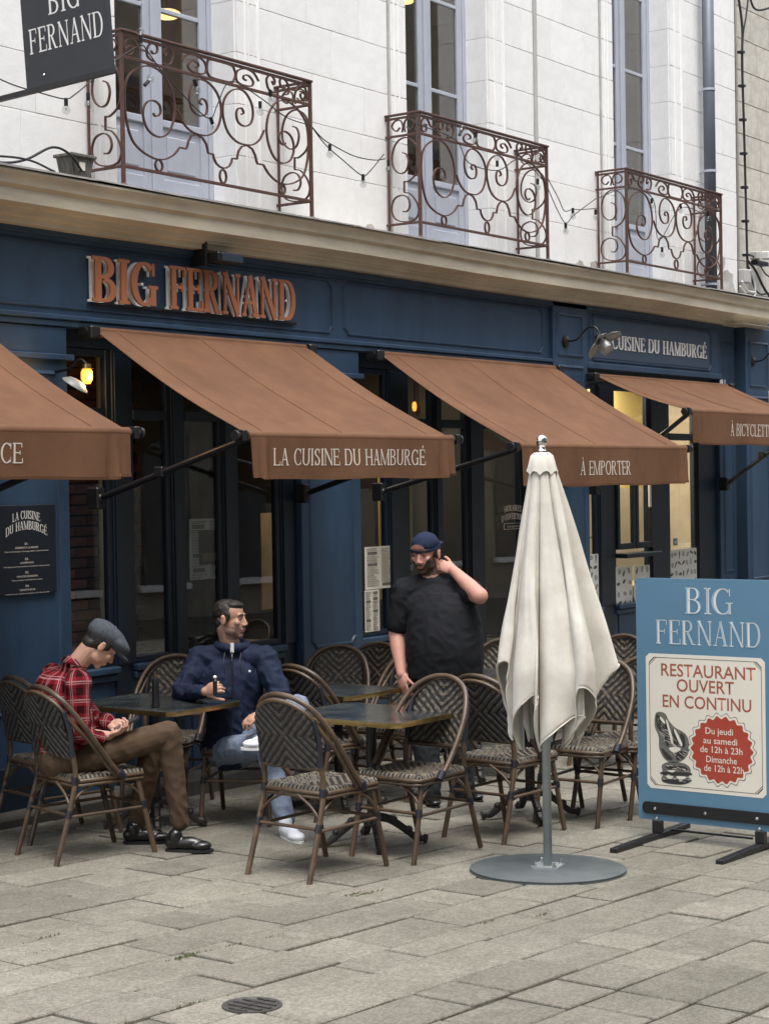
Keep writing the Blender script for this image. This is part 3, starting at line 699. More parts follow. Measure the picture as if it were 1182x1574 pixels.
# brick pier built brick by brick close behind the first window
bk = MB(); bk.cbox((-.105, -.03, -.029), (.105, .03, .029), .003); BK = bk.mesh('brick', M_BRICK)
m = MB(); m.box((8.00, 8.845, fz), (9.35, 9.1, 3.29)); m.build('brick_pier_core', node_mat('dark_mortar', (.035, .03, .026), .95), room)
hr = wloc(room); rk = random.Random(2)
for k in range(46):
    z = fz + .05 + k*.071
    if z > 3.2: break
    for j in range(7):
        x = 8.05 + j*.222 + (.11 if k % 2 else 0)
        if x > 9.3: continue
        inst('brick', BK, room, Vector((x, 8.835 + rk.uniform(-.005, .005), z)) - hr, (0, 0, rk.uniform(-.02, .02)), (1, 1, 1))
m = MB(); m.tube([(8.93, 8.76, fz), (8.93, 8.76, 3.2)], .03, 10); m.tube([(9.0, 8.76, fz), (9.0, 8.76, 3.2)], .02, 8); m.build('wall_pipe', M_TILE, room)
M_CURT = node_mat('grey_curtain', (.13, .125, .11), .9, vary=.3, nscale=3)
def curtain(x0, x1, Y):
    m = MB(); n = 30; vs = []
    for i in range(n + 1):
        x = x0 + (x1-x0)*i/n; y = Y + .025*math.sin(i*1.25); vs += [(x, y, .2), (x, y, 2.9)]
    m.add(vs, [(2*i, 2*i+2, 2*i+3, 2*i+1) for i in range(n)]); m.build('curtain', M_CURT, room, smooth=True)
curtain(9.45, 9.72, 9.2); curtain(10.1, 10.75, 9.3)
# furniture silhouettes and bottles inside
for (x, y) in ((9.3, 9.6), (10.3, 10.2), (12.0, 10.4)):
    t = thing('inside_table', {9.3: 'dark table inside behind the first window', 10.3: 'dark table inside behind the jacketed man', 12.0: 'dark table inside behind the doorway'}[x], 'table', (x, y, fz))
    m = MB(); m.cbox((x - .35, y - .3, .60), (x + .35, y + .3, .64), .01); m.build('table_top', M_WOODIN, t)
    m = MB(); m.tube([(x, y, fz), (x, y, .6)], .03); m.lathe([(.24, 0), (.24, .02), (.03, .05)], (x, y, fz)); m.build('pedestal', M_BLACK, t)
M_BOT = node_mat('amber_bottle_glass', (.10, .04, .012), .15, vary=.2)
M_BOTG = node_mat('clear_bottle_glass', (.25, .26, .25), .1, vary=.2)
def bottle(x, y, z, h, mat, lab, grp):
    t = thing('bottle', lab, 'bottle', (x, y, z), group=grp); k = h / .30
    m = MB(); m.lathe([(0, 0), (.034*k, 0), (.036*k, .01), (.036*k, .17*k), (.028*k, .20*k), (.012*k, .225*k), (.012*k, .29*k), (0, .29*k)], (x, y, z), 14); m.build('bottle_body', mat, t, smooth=40)
    m = MB(); m.lathe([(.014*k, .285*k), (.014*k, .305*k), (0, .305*k)], (x, y, z), 12); m.build('cap', M_BLACK, t)
    m = MB(); m.lathe([(.0368*k, .06*k), (.0368*k, .13*k)], (x, y, z), 14); m.build('bottle_label', M_CREAM, t)
m = MB(); m.cbox((14.86, 8.47, 1.44), (15.18, 8.66, 1.462), .004); m.build('bottle_shelf', M_WOODIN, room)
for i, (x, h, mt, lab) in enumerate(((14.93, .34, M_BOT, 'tall amber bottle at the left of the row in the take-away window'), (15.0, .36, M_BOT, 'tallest amber bottle in the middle of the take-away window row'), (15.07, .30, M_BOT, 'shorter amber bottle at the right of the take-away window row'))):
    bottle(x, 8.55 + .02*i, 1.463, h, mt, lab, 'bottles in the take-away window')
for i, (x, lab) in enumerate(((13.25, 'clear bottle on the shelf behind the opening hours door, leftmost'), (13.36, 'clear bottle on the shelf behind the opening hours door, second'), (13.47, 'clear bottle on the shelf behind the opening hours door, third'))):
    bottle(x, 8.85, 1.051, .22, M_BOTG, lab, 'bottles on the door side shelf')
# lit lamps of the interior (they are on in the photograph)
def pend(px, py, Y, r, e, lab, h=.10):
    p = atY(px, py, Y); t = thing('pendant_lamp', lab, 'lamp', p); m = MB()
    m.lathe([(0, -h*.5), (r*.7, -h*.42), (r, -.1*h), (r*.9, h*.3), (r*.45, h*.5), (0, h*.5)], p, 14); m.build('bulb', e, t, smooth=True)
    m = MB(); m.tube([p + Vector((0, 0, h*.5)), (p.x, p.y, 3.29)], .008); m.build('stem', M_BLACK, t)
M_BULB = emit_mat('warm_bulb', (1.0, .38, .055), .9)
pend(609, 622, 9.6, .022, M_BULB, 'warm bulb glowing high inside behind the second awning, left one of two', .06)
pend(637, 625, 9.6, .022, M_BULB, 'warm bulb glowing high inside behind the second awning, right one of two', .09)
def area(name, loc, sx_, sy_, power, col, rot=(0, 0, 0)):
    l = bpy.data.lights.new(name, 'AREA'); l.shape = 'RECTANGLE'; l.size = sx_; l.size_y = sy_; l.energy = power; l.color = col
    o = bpy.data.objects.new(name, l); S.collection.objects.link(o); o.location = loc; o.rotation_euler = rot; return o
area('kitchen_ceiling_light', (16.3, 9.3, 3.2), 3.0, .5, 95, (1, .86, .66))
area('room_ceiling_light', (12.6, 9.4, 3.2), 1.2, .5, 14, (1, .8, .55))
# ------------------------------------------------------------------ awnings
def awning(x0, x1, y1, zt, z1, zb, lab, text, tx, th, seamdx=.62):
    t = thing('awning', lab, 'awning', ((x0+x1)/2, 8.32, zt), group='terracotta awnings over the shopfront')
    y0 = 8.27; nx, ny = 36, 14
    m = MB(); vs = []; seams = [x0 + .20, x0 + .20 + (x1 - x0 - .4)*.45, x1 - .22]
    def zz(x, v):
        z = zt + (z1 - zt)*v - .035*math.sin(PI*v) + .006*noise.noise(Vector((x*1.7, v*2.2, 0)))
        return z
    for j in range(ny + 1):
        v = j / ny
        for i in range(nx + 1):
            x = x0 + (x1-x0)*i/nx; vs.append((x, y0 + (y1-y0)*v, zz(x, v)))
    fs = [(j*(nx+1)+i, j*(nx+1)+i+1, (j+1)*(nx+1)+i+1, (j+1)*(nx+1)+i) for j in range(ny) for i in range(nx)]
    top = [Vector(v) for v in vs]; m.add(vs, fs); m.add([v - Vector((0, 0, .004)) for v in top], fs)
    m.build('canvas', M_AWN, t, smooth=True)
    for x in seams:
        sm = MB(); p = [Vector((x, y0 + (y1-y0)*j/ny, zz(x, j/ny) + .002)) for j in range(ny + 1)]
        sm.sweep(p, [(-.013, 0), (-.011, .0022), (.011, .0022), (.013, 0)]); sm.build('seam', M_AWN, t)
    # front bar with canvas wrapped round it
    m = MB(); m.tube([(x0 - .01, y1 - .012, z1 - .016), (x1 + .01, y1 - .012, z1 - .016)], .030, 12); m.build('front_bar_sleeve', M_AWN, t, smooth=40)
    for xe, s in ((x0, -1), (x1, 1)):
        m = MB(); m.tube([(xe + s*.01, y1 - .012, z1 - .016), (xe + s*.10, y1 - .012, z1 - .016)], .022, 10); m.cbox((xe + s*.035, y1 - .045, z1 - .05), (xe + s*.075, y1 + .03, z1 + .018), .005); m.lathe([(0, 0), (.030, 0), (.030, .02), (0, .02)], (xe + s*.10, y1 - .012, z1 - .016), 12, (s, 0, 0))
        m.build('end_bracket', M_BLACK, t)
    # valance: hanging cloth with end returns and soft pleats
    m = MB(); n = 150; k = 6; vs = []
    def vy(x, u):
        e = min(x - x0, x1 - x); fold = .030*math.exp(-((e - .12)/.022)**2) - .020*math.exp(-((e - .17)/.02)**2) + .012*math.exp(-((e - .05)/.015)**2)
        return y1 - .040 - u*(fold + .009*math.sin(x*5.3 + zt*9) + .016*noise.noise(Vector((x*3, 1, zt*7))))
    for j in range(k + 1):
        u = j / k
        for i in range(n + 1):
            x = x0 + (x1-x0)*i/n; e = min(x - x0, x1 - x)
            zl = zb + (.012 if e < .10 else 0) + .004*math.sin(x*6)
            vs.append((x + (.01*u if x - x0 < .05 else 0), vy(x, u), z1 - .02 + (zl - z1 + .02)*u))
    fs = [(j*(n+1)+i, j*(n+1)+i+1, (j+1)*(n+1)+i+1, (j+1)*(n+1)+i) for j in range(k) for i in range(n)]
    m.add(vs, fs); m.add([Vector(v) + Vector((0, .003, 0)) for v in vs], fs)
    m.build('valance', M_AWNV, t, smooth=True)
    hm = MB(); hm.sweep([Vector(vs[k*(n+1)+i]) + Vector((0, -.002, .008)) for i in range(n+1)], [(-.002, -.009), (.002, -.009), (.002, .009), (-.002, .009)]); hm.build('valance_hem', M_AWNV, t)
    # arms: from the joint on the wall up to the front bar
    for xe, s in ((x0 + .03, -1), (x1 - .03, 1)):
        m = MB(); w = Vector((xe, 8.30, 1.93)); f = Vector((xe, y1 + .01, z1 - .03))
        m.tube([w + Vector((0, -.05, 0)), f], .021, 10); m.sphere(w + Vector((0, -.05, 0)), .032); m.build('arm', M_BLACK, t, smooth=40)
        q = w.lerp(f, .45); m = MB(); m.cbox(q - Vector((.03, .035, .03)), q + Vector((.03, .035, .035)), .006); m.build('arm_joint', M_BLACK, t)
        m = MB(); m.cbox((xe - .035, 8.24, 1.86), (xe + .035, 8.335, 2.0), .008); m.build('wall_bracket', M_BLACK, t)
        m = MB(); m.cbox((xe - (.10 if s < 0 else -.012), 8.20, zt - .075), (xe + (.10 if s > 0 else -.012), 8.33, zt + .005), .01); m.lathe([(0, 0), (.024, 0), (.024, .03), (0, .03)], (xe + s*.09, 8.25, zt - .03), 12, (s, 0, 0)); m.build('roller_bracket', M_BLACK, t)
    m = MB(); m.tube([(x0, 8.262, zt - .03), (x1, 8.262, zt - .03)], .034, 12); m.build('roller', M_AWN, t)
    if text:
        mbs = {}
        letters(lambda i: mbs.setdefault(i, MB()), text, (tx, y1 - .075, zb + .085), (1, 0, 0), (0, 0, 1), th[1], T=.13, H=.055, SF=.06, gap=.09, width=th[0])
        for m in mbs.values():      # the print follows the cloth
            for v in m.v: v.y = vy(v.x, max(0, min(1, (z1 - .02 - v.z)/(z1 - .02 - zb)))) - .0015 - (y1 - .075 - v.y)
            m.build('printed_letter', M_LETW, t)
    return t
awning(4.9, 7.34, 7.02, 3.02, 2.315, 2.045, 'terracotta awning at the left edge lettered with a word ending in ACE', 'SUR PLACE', atY(42, 725, 6.95).x - .66, (.66, .105))
awning(8.36, 10.55, 7.01, 3.02, 2.31, 2.03, 'terracotta awning over the seated men lettered LA CUISINE DU HAMBURGÉ', 'LA CUISINE DU HAMBURGÉ', atY(425, 727, 6.95).x, (atY(657, 727, 6.95).x - atY(425, 727, 6.95).x, .105))
awning(11.45, 14.15, 7.01, 3.02, 2.265, 1.95, 'terracotta awning behind the closed parasol lettered À EMPORTER', 'À EMPORTER', atY(896, 735, 6.95).x, (atY(972, 735, 6.95).x - atY(896, 735, 6.95).x, .11))
awning(14.86, 17.72, 7.30, 2.98, 2.61, 2.30, 'half furled terracotta awning at the right lettered À BICYCLETTE', 'À BICYCLETTE', atY(1125, 672, 7.24).x, (.92, .115))
# ------------------------------------------------------------------ wrought iron balcony railings
SC = dict(
o1=[(0.287,0.518),(0.307,0.501),(0.342,0.513),(0.36,0.543),(0.344,0.583),(0.289,0.599),(0.228,0.578),(0.193,0.522),(0.202,0.449),(0.25,0.392),(0.338,0.37),(0.421,0.403),(0.479,0.491),(0.496,0.597),(0.464,0.705),(0.39,0.786),(0.302,0.817),(0.207,0.808),(0.099,0.754),(0.038,0.68),(0.022,0.559),(0.038,0.425),(0.088,0.313),(0.179,0.253),(0.3,0.223),(0.396,0.234),(0.48,0.275),(0.538,0.33)],
o2=[(0.523,0.574),(0.571,0.505),(0.64,0.459),(0.726,0.443),(0.828,0.453),(0.917,0.509),(0.962,0.613),(0.952,0.708),(0.895,0.777),(0.808,0.815),(0.721,0.805),(0.655,0.737),(0.643,0.659),(0.672,0.597),(0.736,0.57),(0.802,0.588),(0.821,0.639),(0.804,0.68),(0.761,0.687),(0.743,0.66),(0.767,0.648)],
t1=[(0.035,0.852),(0.028,0.905),(0.052,0.951),(0.098,0.966),(0.131,0.948),(0.163,0.913),(0.237,0.909)],
t1b=[(0.097,0.91),(0.109,0.889),(0.089,0.858),(0.049,0.855),(0.037,0.885)],
t2=[(0.278,0.92),(0.298,0.905),(0.332,0.92),(0.336,0.958),(0.299,0.973),(0.258,0.953),(0.237,0.912),(0.249,0.873),(0.303,0.855)],
t3=[(0.428,0.933),(0.407,0.911),(0.394,0.936),(0.415,0.964),(0.45,0.97),(0.484,0.943),(0.483,0.906),(0.461,0.868),(0.412,0.855),(0.392,0.861)],
t4=[(0.574,0.908),(0.625,0.955),(0.711,0.97),(0.797,0.943),(0.818,0.898),(0.795,0.861),(0.722,0.852),(0.651,0.862),(0.635,0.895),(0.681,0.927),(0.731,0.921),(0.738,0.899),(0.709,0.889)])
STEPS = [(0.538,0.33),(0.603,0.329),(0.612,0.345),(0.626,0.385),(0.656,0.423),(0.711,0.442),(0.769,0.425),(0.804,0.39),(0.818,0.352),(0.821,0.332),(0.874,0.330),(0.880,0.305),(0.905,0.272),(0.94,0.255),(0.975,0.250)]
def spiral(cx, cz, r, turns, a0, s=1, n=22, k=.55):
    return [(cx + s*r*(1 - k*i/n*1.3)*math.cos(a0 + turns*2*PI*i/n), cz + r*1.05*(1 - k*i/n*1.3)*math.sin(a0 + turns*2*PI*i/n)) for i in range(n + 1)]
def railing(x0, W, lab):
    yf, yb, zb = 8.12, 8.445, 3.91
    t = thing('balcony_railing', lab, 'balcony railing', (x0 + W/2, yf, zb), group='wrought iron balcony railings')
    bw, bd = .009, .016
    kx = W / 1.95
    def F(u, v): return Vector((x0 + u*kx, yf, zb + v))
    m = MB()
    m.cbox((x0 - .018, yf - .020, zb + .995), (x0 + W + .018, yf + .016, zb + 1.012), .004)
    for xs_ in (x0, x0 + W): m.cbox((xs_ - .018, yf + .016, zb + .996), (xs_ + .018, yb, zb + 1.011), .004)
    m.build('handrail', M_RUST, t)
    for z, nm in ((.975, 'upper_rail'), (.835, 'middle_rail'), (.138, 'lower_rail')):
        m = MB(); m.cbox((x0, yf - .008, zb + z - .010), (x0 + W, yf + .008, zb + z + .010), .002); m.build(nm, M_RUST, t)
        for xs_ in (x0, x0 + W): m = MB(); m.cbox((xs_ - .008, yf + .008, zb + z - .009), (xs_ + .008, yb + .02, zb + z + .009), .002); m.build(nm, M_RUST, t)
    for xs_ in (x0, x0 + W):
        m = MB(); m.cbox((xs_ - .012, yf - .012, zb + .01), (xs_ + .012, yf + .012, zb + .995), .003); m.lathe([(.0, 0), (.032, .0), (.028, .018), (.014, .03)], (xs_, yf, zb), 12); m.build('post', M_RUST, t)
        m = MB(); m.cbox((xs_ - .009, yb - .035, zb + .01), (xs_ + .009, yb - .018, zb + .995), .003); m.build('rear_post', M_RUST, t)
    def scroll(pts, plane, name='scroll', k=5):
        p = smooth_path([plane(*q) for q in pts], k); m = MB()
        m.bar(p, bw, bd, up=(0, -1, 0) if plane is F or plane is Fm else (1, 0, 0)); m.build(name, M_RUST, t)
    def Fm(u, v): return F(1.944 - u, v)
    for pl in (F, Fm):
        for key, pts in SC.items():
            if key == 't1b': continue
            scroll(pts, pl)
        sp = [pl(*q) for q in STEPS]; m = MB(); m.bar(sp, bw, bd, up=(0, -1, 0)); m.build('stepped_scroll', M_RUST, t)
        scroll([(0.109,0.912),(0.077,0.915),(0.037,0.885),(0.049,0.856),(0.089,0.862),(0.105,0.889),(0.09,0.905)], pl)
    for cx, rz in ((.333, .036), (.972, .046), (1.611, .036)):
        m = MB(); n = 16; m.bar([F(cx + .034*math.cos(2*PI*i/n), .148 + rz + rz*math.sin(2*PI*i/n)) for i in range(n)], bw, bd, up=(0, -1, 0), closed=True); m.build('ring', M_RUST, t)
    scroll([(0.835,0.955),(0.87,0.967),(1.07,0.967),(1.112,0.94),(1.120,0.905),(1.095,0.86),(1.06,0.848),(0.88,0.848),(0.838,0.865),(0.824,0.905),(0.835,0.955)], F, 'cartouche')
    # side panels
    D = yb - .03 - yf
    for xs_ in (x0, x0 + W):
        def Sd(u, v, xs_=xs_): return Vector((xs_, yf + u*D, zb + v))
        def side(pts): 
            p = smooth_path([Sd(*q) for q in pts], 4); m = MB(); m.bar(p, bw, bd, up=(1, 0, 0)); m.build('side_scroll', M_RUST, t)
        side([(.55,.70),(.42,.68),(.36,.62),(.45,.55),(.66,.54),(.86,.60),(.88,.70),(.72,.79),(.42,.815),(.12,.75),(.03,.62),(.12,.52),(.36,.47),(.50,.47)])
        side([(.50,.47),(.505,.465),(.51,.39),(.50,.385)])
        side([(.50,.385),(.30,.365),(.10,.29),(.05,.22),(.16,.165),(.45,.15),(.80,.18),(.93,.26),(.84,.34),(.60,.365),(.40,.34),(.33,.28),(.42,.235),(.56,.235)][:])
        side([(.40,.90),(.30,.875),(.18,.89),(.14,.92),(.24,.955),(.42,.955),(.48,.91),(.45,.86)])
        side([(.62,.90),(.72,.875),(.82,.89),(.88,.92),(.78,.955),(.60,.955),(.52,.91),(.55,.86)])
    return t
railing(8.52, 1.95, 'rusty scrolled iron balcony railing beside the hanging black sign')
railing(11.86, 1.96, 'rusty scrolled iron balcony railing under the middle upstairs window')
railing(15.28, 2.05, 'rusty scrolled iron balcony railing beside the drainpipe')
# ------------------------------------------------------------------ cafe chairs and tables
M_CANE = node_mat('varnished_cane', (.115, .075, .043), .38, col2=(.050, .033, .022), nscale=9, bump=.15, bscale=50, stretch=(1, 1, 1.5), rnd=.25)
M_WRAP = node_mat('black_cane_wrap', (.018, .020, .028), .5, vary=.3, nscale=60, bump=.5, bscale=200)
M_WB = node_mat('black_weave', (.016, .015, .015), .5, vary=.3, nscale=40)
M_WL = node_mat('beige_weave', (.155, .13, .092), .55, vary=.25, nscale=40)
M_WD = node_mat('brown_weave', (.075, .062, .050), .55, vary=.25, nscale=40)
def chair_meshes():
    out = {}
    FT = lambda y: [Vector((.185, y*.93, .435)), Vector((.225, y*.97, .25)), Vector((.285, y, 0))]
    RT = lambda y: [Vector((-.225, y*.92, .86)), Vector((-.205, y*.93, .62)), Vector((-.185, y*.95, .45)), Vector((-.235, y*.98, .25)), Vector((-.315, y, 0))]
    legs = []
    for y in (-.205, .205): m = MB(); m.tube(smooth_path(FT(y), 5), .0145, 10, scales=None); m.sphere((.285, y, .004), .014); legs.append(('front_leg', m.mesh('front_leg', M_CANE, smooth=50)))
    for y in (-.205, .205):
        m = MB(); p = smooth_path(RT(y)[1:], 5); m.tube(p, .0145, 10)
        legs.append(('rear_leg', m.mesh('rear_leg', M_CANE, smooth=50)))
        m = MB(); m.tube([Vector((-.2, y*.935, .565)), Vector((-.212, y*.93, .70)), Vector((-.242, y*.90, .80))], .0165, 10); legs.append(('back_post', m.mesh('back_post', M_WRAP, smooth=50)))
    out['legs'] = legs
    # double bent hoop running from the seat side up over the back
    def hoop(k, dz, dx):
        pts = [(.065 + dx, .232*k, .440), (.0 + dx, .236*k, .515), (-.085 + dx, .236*k, .63), (-.165 + dx, .222*k, .745 + dz), (-.235 + dx, .175*k, .85 + dz), (-.272 + dx, .095*k, .905 + dz), (-.285 + dx, 0, .922 + dz)]
        full = pts + [(x, -y, z) for x, y, z in pts[-2::-1]]
        return smooth_path(full, 5)
    m = MB(); m.tube(hoop(1, 0, 0), .0145, 10); out['hoop1'] = ('hoop', m.mesh('hoop', M_CANE, smooth=50))
    m = MB(); m.tube(hoop(.94, -.026, -.022), .0115, 10); out['hoop2'] = ('inner_hoop', m.mesh('inner_hoop', M_CANE, smooth=50))
    # woven back: raised strands in nested chevrons
    def weave(nx, nz, pos, inside, stripe, t1, mats, name, lift):
        m = MB(); vs = []; idx = {}
        for j in range(nz + 1):
            for i in range(nx + 1):
                u, v = i/nx, j/nz; p, nn = pos(u, v); s = stripe(u, v)
                vs.append(p + nn*(lift*(1 if s[0] else .0)*(.6 + .4*s[1])))
        m.v = vs
        for j in range(nz):
            for i in range(nx):
                u, v = (i+.5)/nx, (j+.5)/nz
                if inside(u, v):
                    s = stripe(u, v); m.f.append([j*(nx+1)+i, j*(nx+1)+i+1, (j+1)*(nx+1)+i+1, (j+1)*(nx+1)+i]); m.m.append((1 if s[0] and s[1] > .35 else 0))
        me = bpy.data.meshes.new(name); me.from_pydata(m.v, [], m.f)
        for q in mats: me.materials.append(q)
        me.polygons.foreach_set('material_index', m.m)
        bm = bmesh.new(); bm.from_mesh(me); bmesh.ops.delete(bm, geom=[v for v in bm.verts if not v.link_faces], context='VERTS'); bm.to_mesh(me); bm.free()
        return me
    def bpos(side):
        def f(u, v):
            y = (u - .5)*.40; z = .555 + v*.345; x = -.195 - .085*v - .018*(1 - (2*u - 1)**2)
            nn = Vector((.95, 0, .2)).normalized(); return Vector((x, y, z)) + nn*(.004*side), nn*side
        return f
    def inside(u, v):
        y = abs(u - .5)*.40; z = .555 + v*.345
        lim = .192 if z < .76 else .192*math.sqrt(max(0, 1 - ((z - .76)/.142)**2))
        return y < lim
    def stripe(u, v):
        y = abs(u - .5)*.40; z = (v - .47)*.345; s = abs(z) - y*.95
        band = (abs(s) / .046 + .25) % 1 < .5; d = (y + abs(z)) / .0105
        if abs(s) < .012: band = True
        return band, (0 if (d % 1) < .28 else 1)
    out['back_front'] = ('woven_back', weave(70, 60, bpos(1), inside, stripe, 0, (M_WB, M_WL), 'woven_back', .003))
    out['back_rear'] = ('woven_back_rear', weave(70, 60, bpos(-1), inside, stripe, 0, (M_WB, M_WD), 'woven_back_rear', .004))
    m = MB(); m.tube([(-.197, -.192, .555), (-.197, .192, .555)], .013, 8); out['low'] = ('back_rail', m.mesh('back_rail', M_CANE, smooth=50))
    # seat
    def spos(u, v):
        x = -.195 + u*.43; y = (v - .5)*.43
        e = max(0, max(abs(u-.5), abs(v-.5))*2 - .90)/.10
        r = .0
        cx_, cy_ = abs(u-.5)*2, abs(v-.5)*2
        k = 1.0
        if cx_ > .8 and cy_ > .8:
            q = math.hypot(cx_-.8, cy_-.8)/.2
            if q > 1: k = (.8 + .2/q*(max(cx_, cy_)-.8)/.2) / max(cx_, cy_)
        x = .02 + (x - .02)*k; y = y*k
        z = .458 + .004*math.cos((v-.5)*3) - .030*e*e - .010*math.sin(PI*u)*math.sin(PI*v)
        return Vector((x, y, z)), Vector((0, 0, 1))
    def sstripe(u, v):
        edge = max(abs(u-.5), abs(v-.5)) > .40
        if edge:
            t = (u if abs(v-.5) > abs(u-.5) else v); return ((t*17) % 1 < .5), 1
        s = (abs(v-.5)*.43 + u*.43)/.050; return (s % 1 < .5), (0 if ((u*.43 - abs(v-.5)*.43)/.0105 % 1) < .25 else 1)
    out['seat'] = ('woven_seat', weave(64, 64, spos, lambda u, v: True, sstripe, 0, (M_WB, M_WL), 'woven_seat', .003))
    m = MB(); r = .205
    fr = [(.235, -.17, .432), (.215, -.205, .432), (-.16, -.205, .432), (-.19, -.18, .432), (-.19, .18, .432), (-.16, .205, .432), (.215, .205, .432), (.235, .17, .432)]
    m.tube(fr, .012, 8, closed=True); m.tube([Vector(p) - Vector((0, 0, .022)) for p in fr], .009, 8, closed=True); out['frame'] = ('seat_frame', m.mesh('seat_frame', M_CANE, smooth=50))
    st = []
    H_ = .262
    m = MB(); m.tube([(.222, -.200, H_), (.222, .200, H_)], .009, 8); st.append(m)
    m = MB(); m.tube([(-.232, -.200, H_), (-.232, .200, H_)], .009, 8); st.append(m)
    for y in (-.2, .2): m = MB(); m.tube([(.222, y, H_ - .01), (-.232, y, H_ - .01)], .009, 8); st.append(m)
    out['str'] = [('stretcher', q.mesh('stretcher', M_CANE, smooth=50)) for q in st]
    br = []
    for y in (-.2, .2):
        for x, s in ((.218, -1), (-.222, 1)):
            m = MB(); m.tube(smooth_path([(x, y, .285), (x + s*.02, y*.98, .325), (x + s*.075, y*.97, .375), (x + s*.17, y*.97, .418)], 4), .0075, 8); br.append(m)
    for x in (.218, -.222):
        for s in (-1, 1):
            m = MB(); m.tube(smooth_path([(x, s*.2, .285), (x, s*.185, .325), (x*.98, s*.13, .375), (x*.96, s*.05, .418)], 4), .0075, 8); br.append(m)
    out['br'] = [('curved_brace', q.mesh('curved_brace', M_CANE, smooth=50)) for q in br]
    wr = []
    def wrap(a, b, r=.0185):
        m = MB(); a, b = Vector(a), Vector(b); n = 6
        for i in range(n): 
            p = a.lerp(b, i/n); q = a.lerp(b, (i+.82)/n); m.tube([p, q], r, 10)
        wr.append(m)
    for y in (-.2, .2):
        wrap((.2195, y*.99, .285), (.2275, y*.995, .245)); wrap((-.225, y*.995, .285), (-.237, y*.995, .245))
        wrap((.187, y*.955, .445), (.19, y*.955, .395)); wrap((-.187, y*.97, .455), (-.19, y*.97, .415))
        wrap((.085, y*1.16, .425), (.055, y*1.165, .465), .021)
    out['wr'] = [('joint_wrap', q.mesh('joint_wrap', M_WRAP, smooth=50)) for q in wr]
    return out
CHM = chair_meshes()
def build_chair(label, px=None, loc=None, rot=0, group='black and beige rattan terrace chairs'):
    x, y = loc
    t = thing('rattan_chair', label, 'chair', (x, y, gz(x, y)), rot, group)
    for nm, me in CHM['legs'] + CHM['str'] + CHM['br'] + CHM['wr'] + [CHM[k] for k in ('hoop1', 'hoop2', 'back_front', 'back_rear', 'low', 'seat', 'frame')]:
        o = bpy.data.objects.new(nm, me); S.collection.objects.link(o); o.parent = t
    t.scale = (1.03, 1.02, 1.02)
    return t
def place_chair(src, label, loc, rot):
    c = copy_tree(src); c.location = (loc[0], loc[1], gz(*loc)); c.rotation_euler = (0, 0, rot); c['label'] = label; return c
R_ = math.radians
ch0 = build_chair('rattan chair seen from behind at the left side of the nearest table', loc=(7.44, 5.79), rot=R_(-3))
for lab, loc, r in (
    ('rattan chair at the right side of the nearest table, striped back facing the viewer', (8.12, 5.66), 178),
    ('rattan chair the man in the red plaid shirt sits on', (7.10, 7.12), -14),
    ('rattan chair left of the plaid shirt chair, cut by the left photo edge', (7.46, 7.72), -12),
    ('rattan chair half hidden behind the table the two seated men share', (8.60, 7.92), 205),
    ('rattan chair the man in the navy jacket sits on', (8.52, 7.20), 208),
    ('empty rattan chair seen from behind beside the shoulder of the jacketed man', (9.0, 6.95), -4),
    ('rattan chair before the navy pilaster, its striped back just right of the jacketed man', (9.95, 7.62), 205),
    ('rattan chair against the navy pilaster, mostly hidden behind the chair beside it', (10.28, 7.60), 190),
    ('rattan chair directly left of the standing man, half behind him', (9.86, 6.98), 185),
    ('rattan chair to the left of the closed parasol, seen from behind', (8.96, 5.60), -3),
    ('rattan chair standing right behind the closed parasol, facing left', (9.68, 5.46), 182),
    ('rattan chair between the closed parasol and the blue sign board', (10.05, 5.40), 176),
    ('rattan chair behind the standing man and the parasol, only its hoop in view', (11.15, 7.05), 195),
    ('rattan chair far behind the blue sign board beyond the parasol', (12.05, 6.6), 185)):
    place_chair(ch0, lab, loc, R_(r))

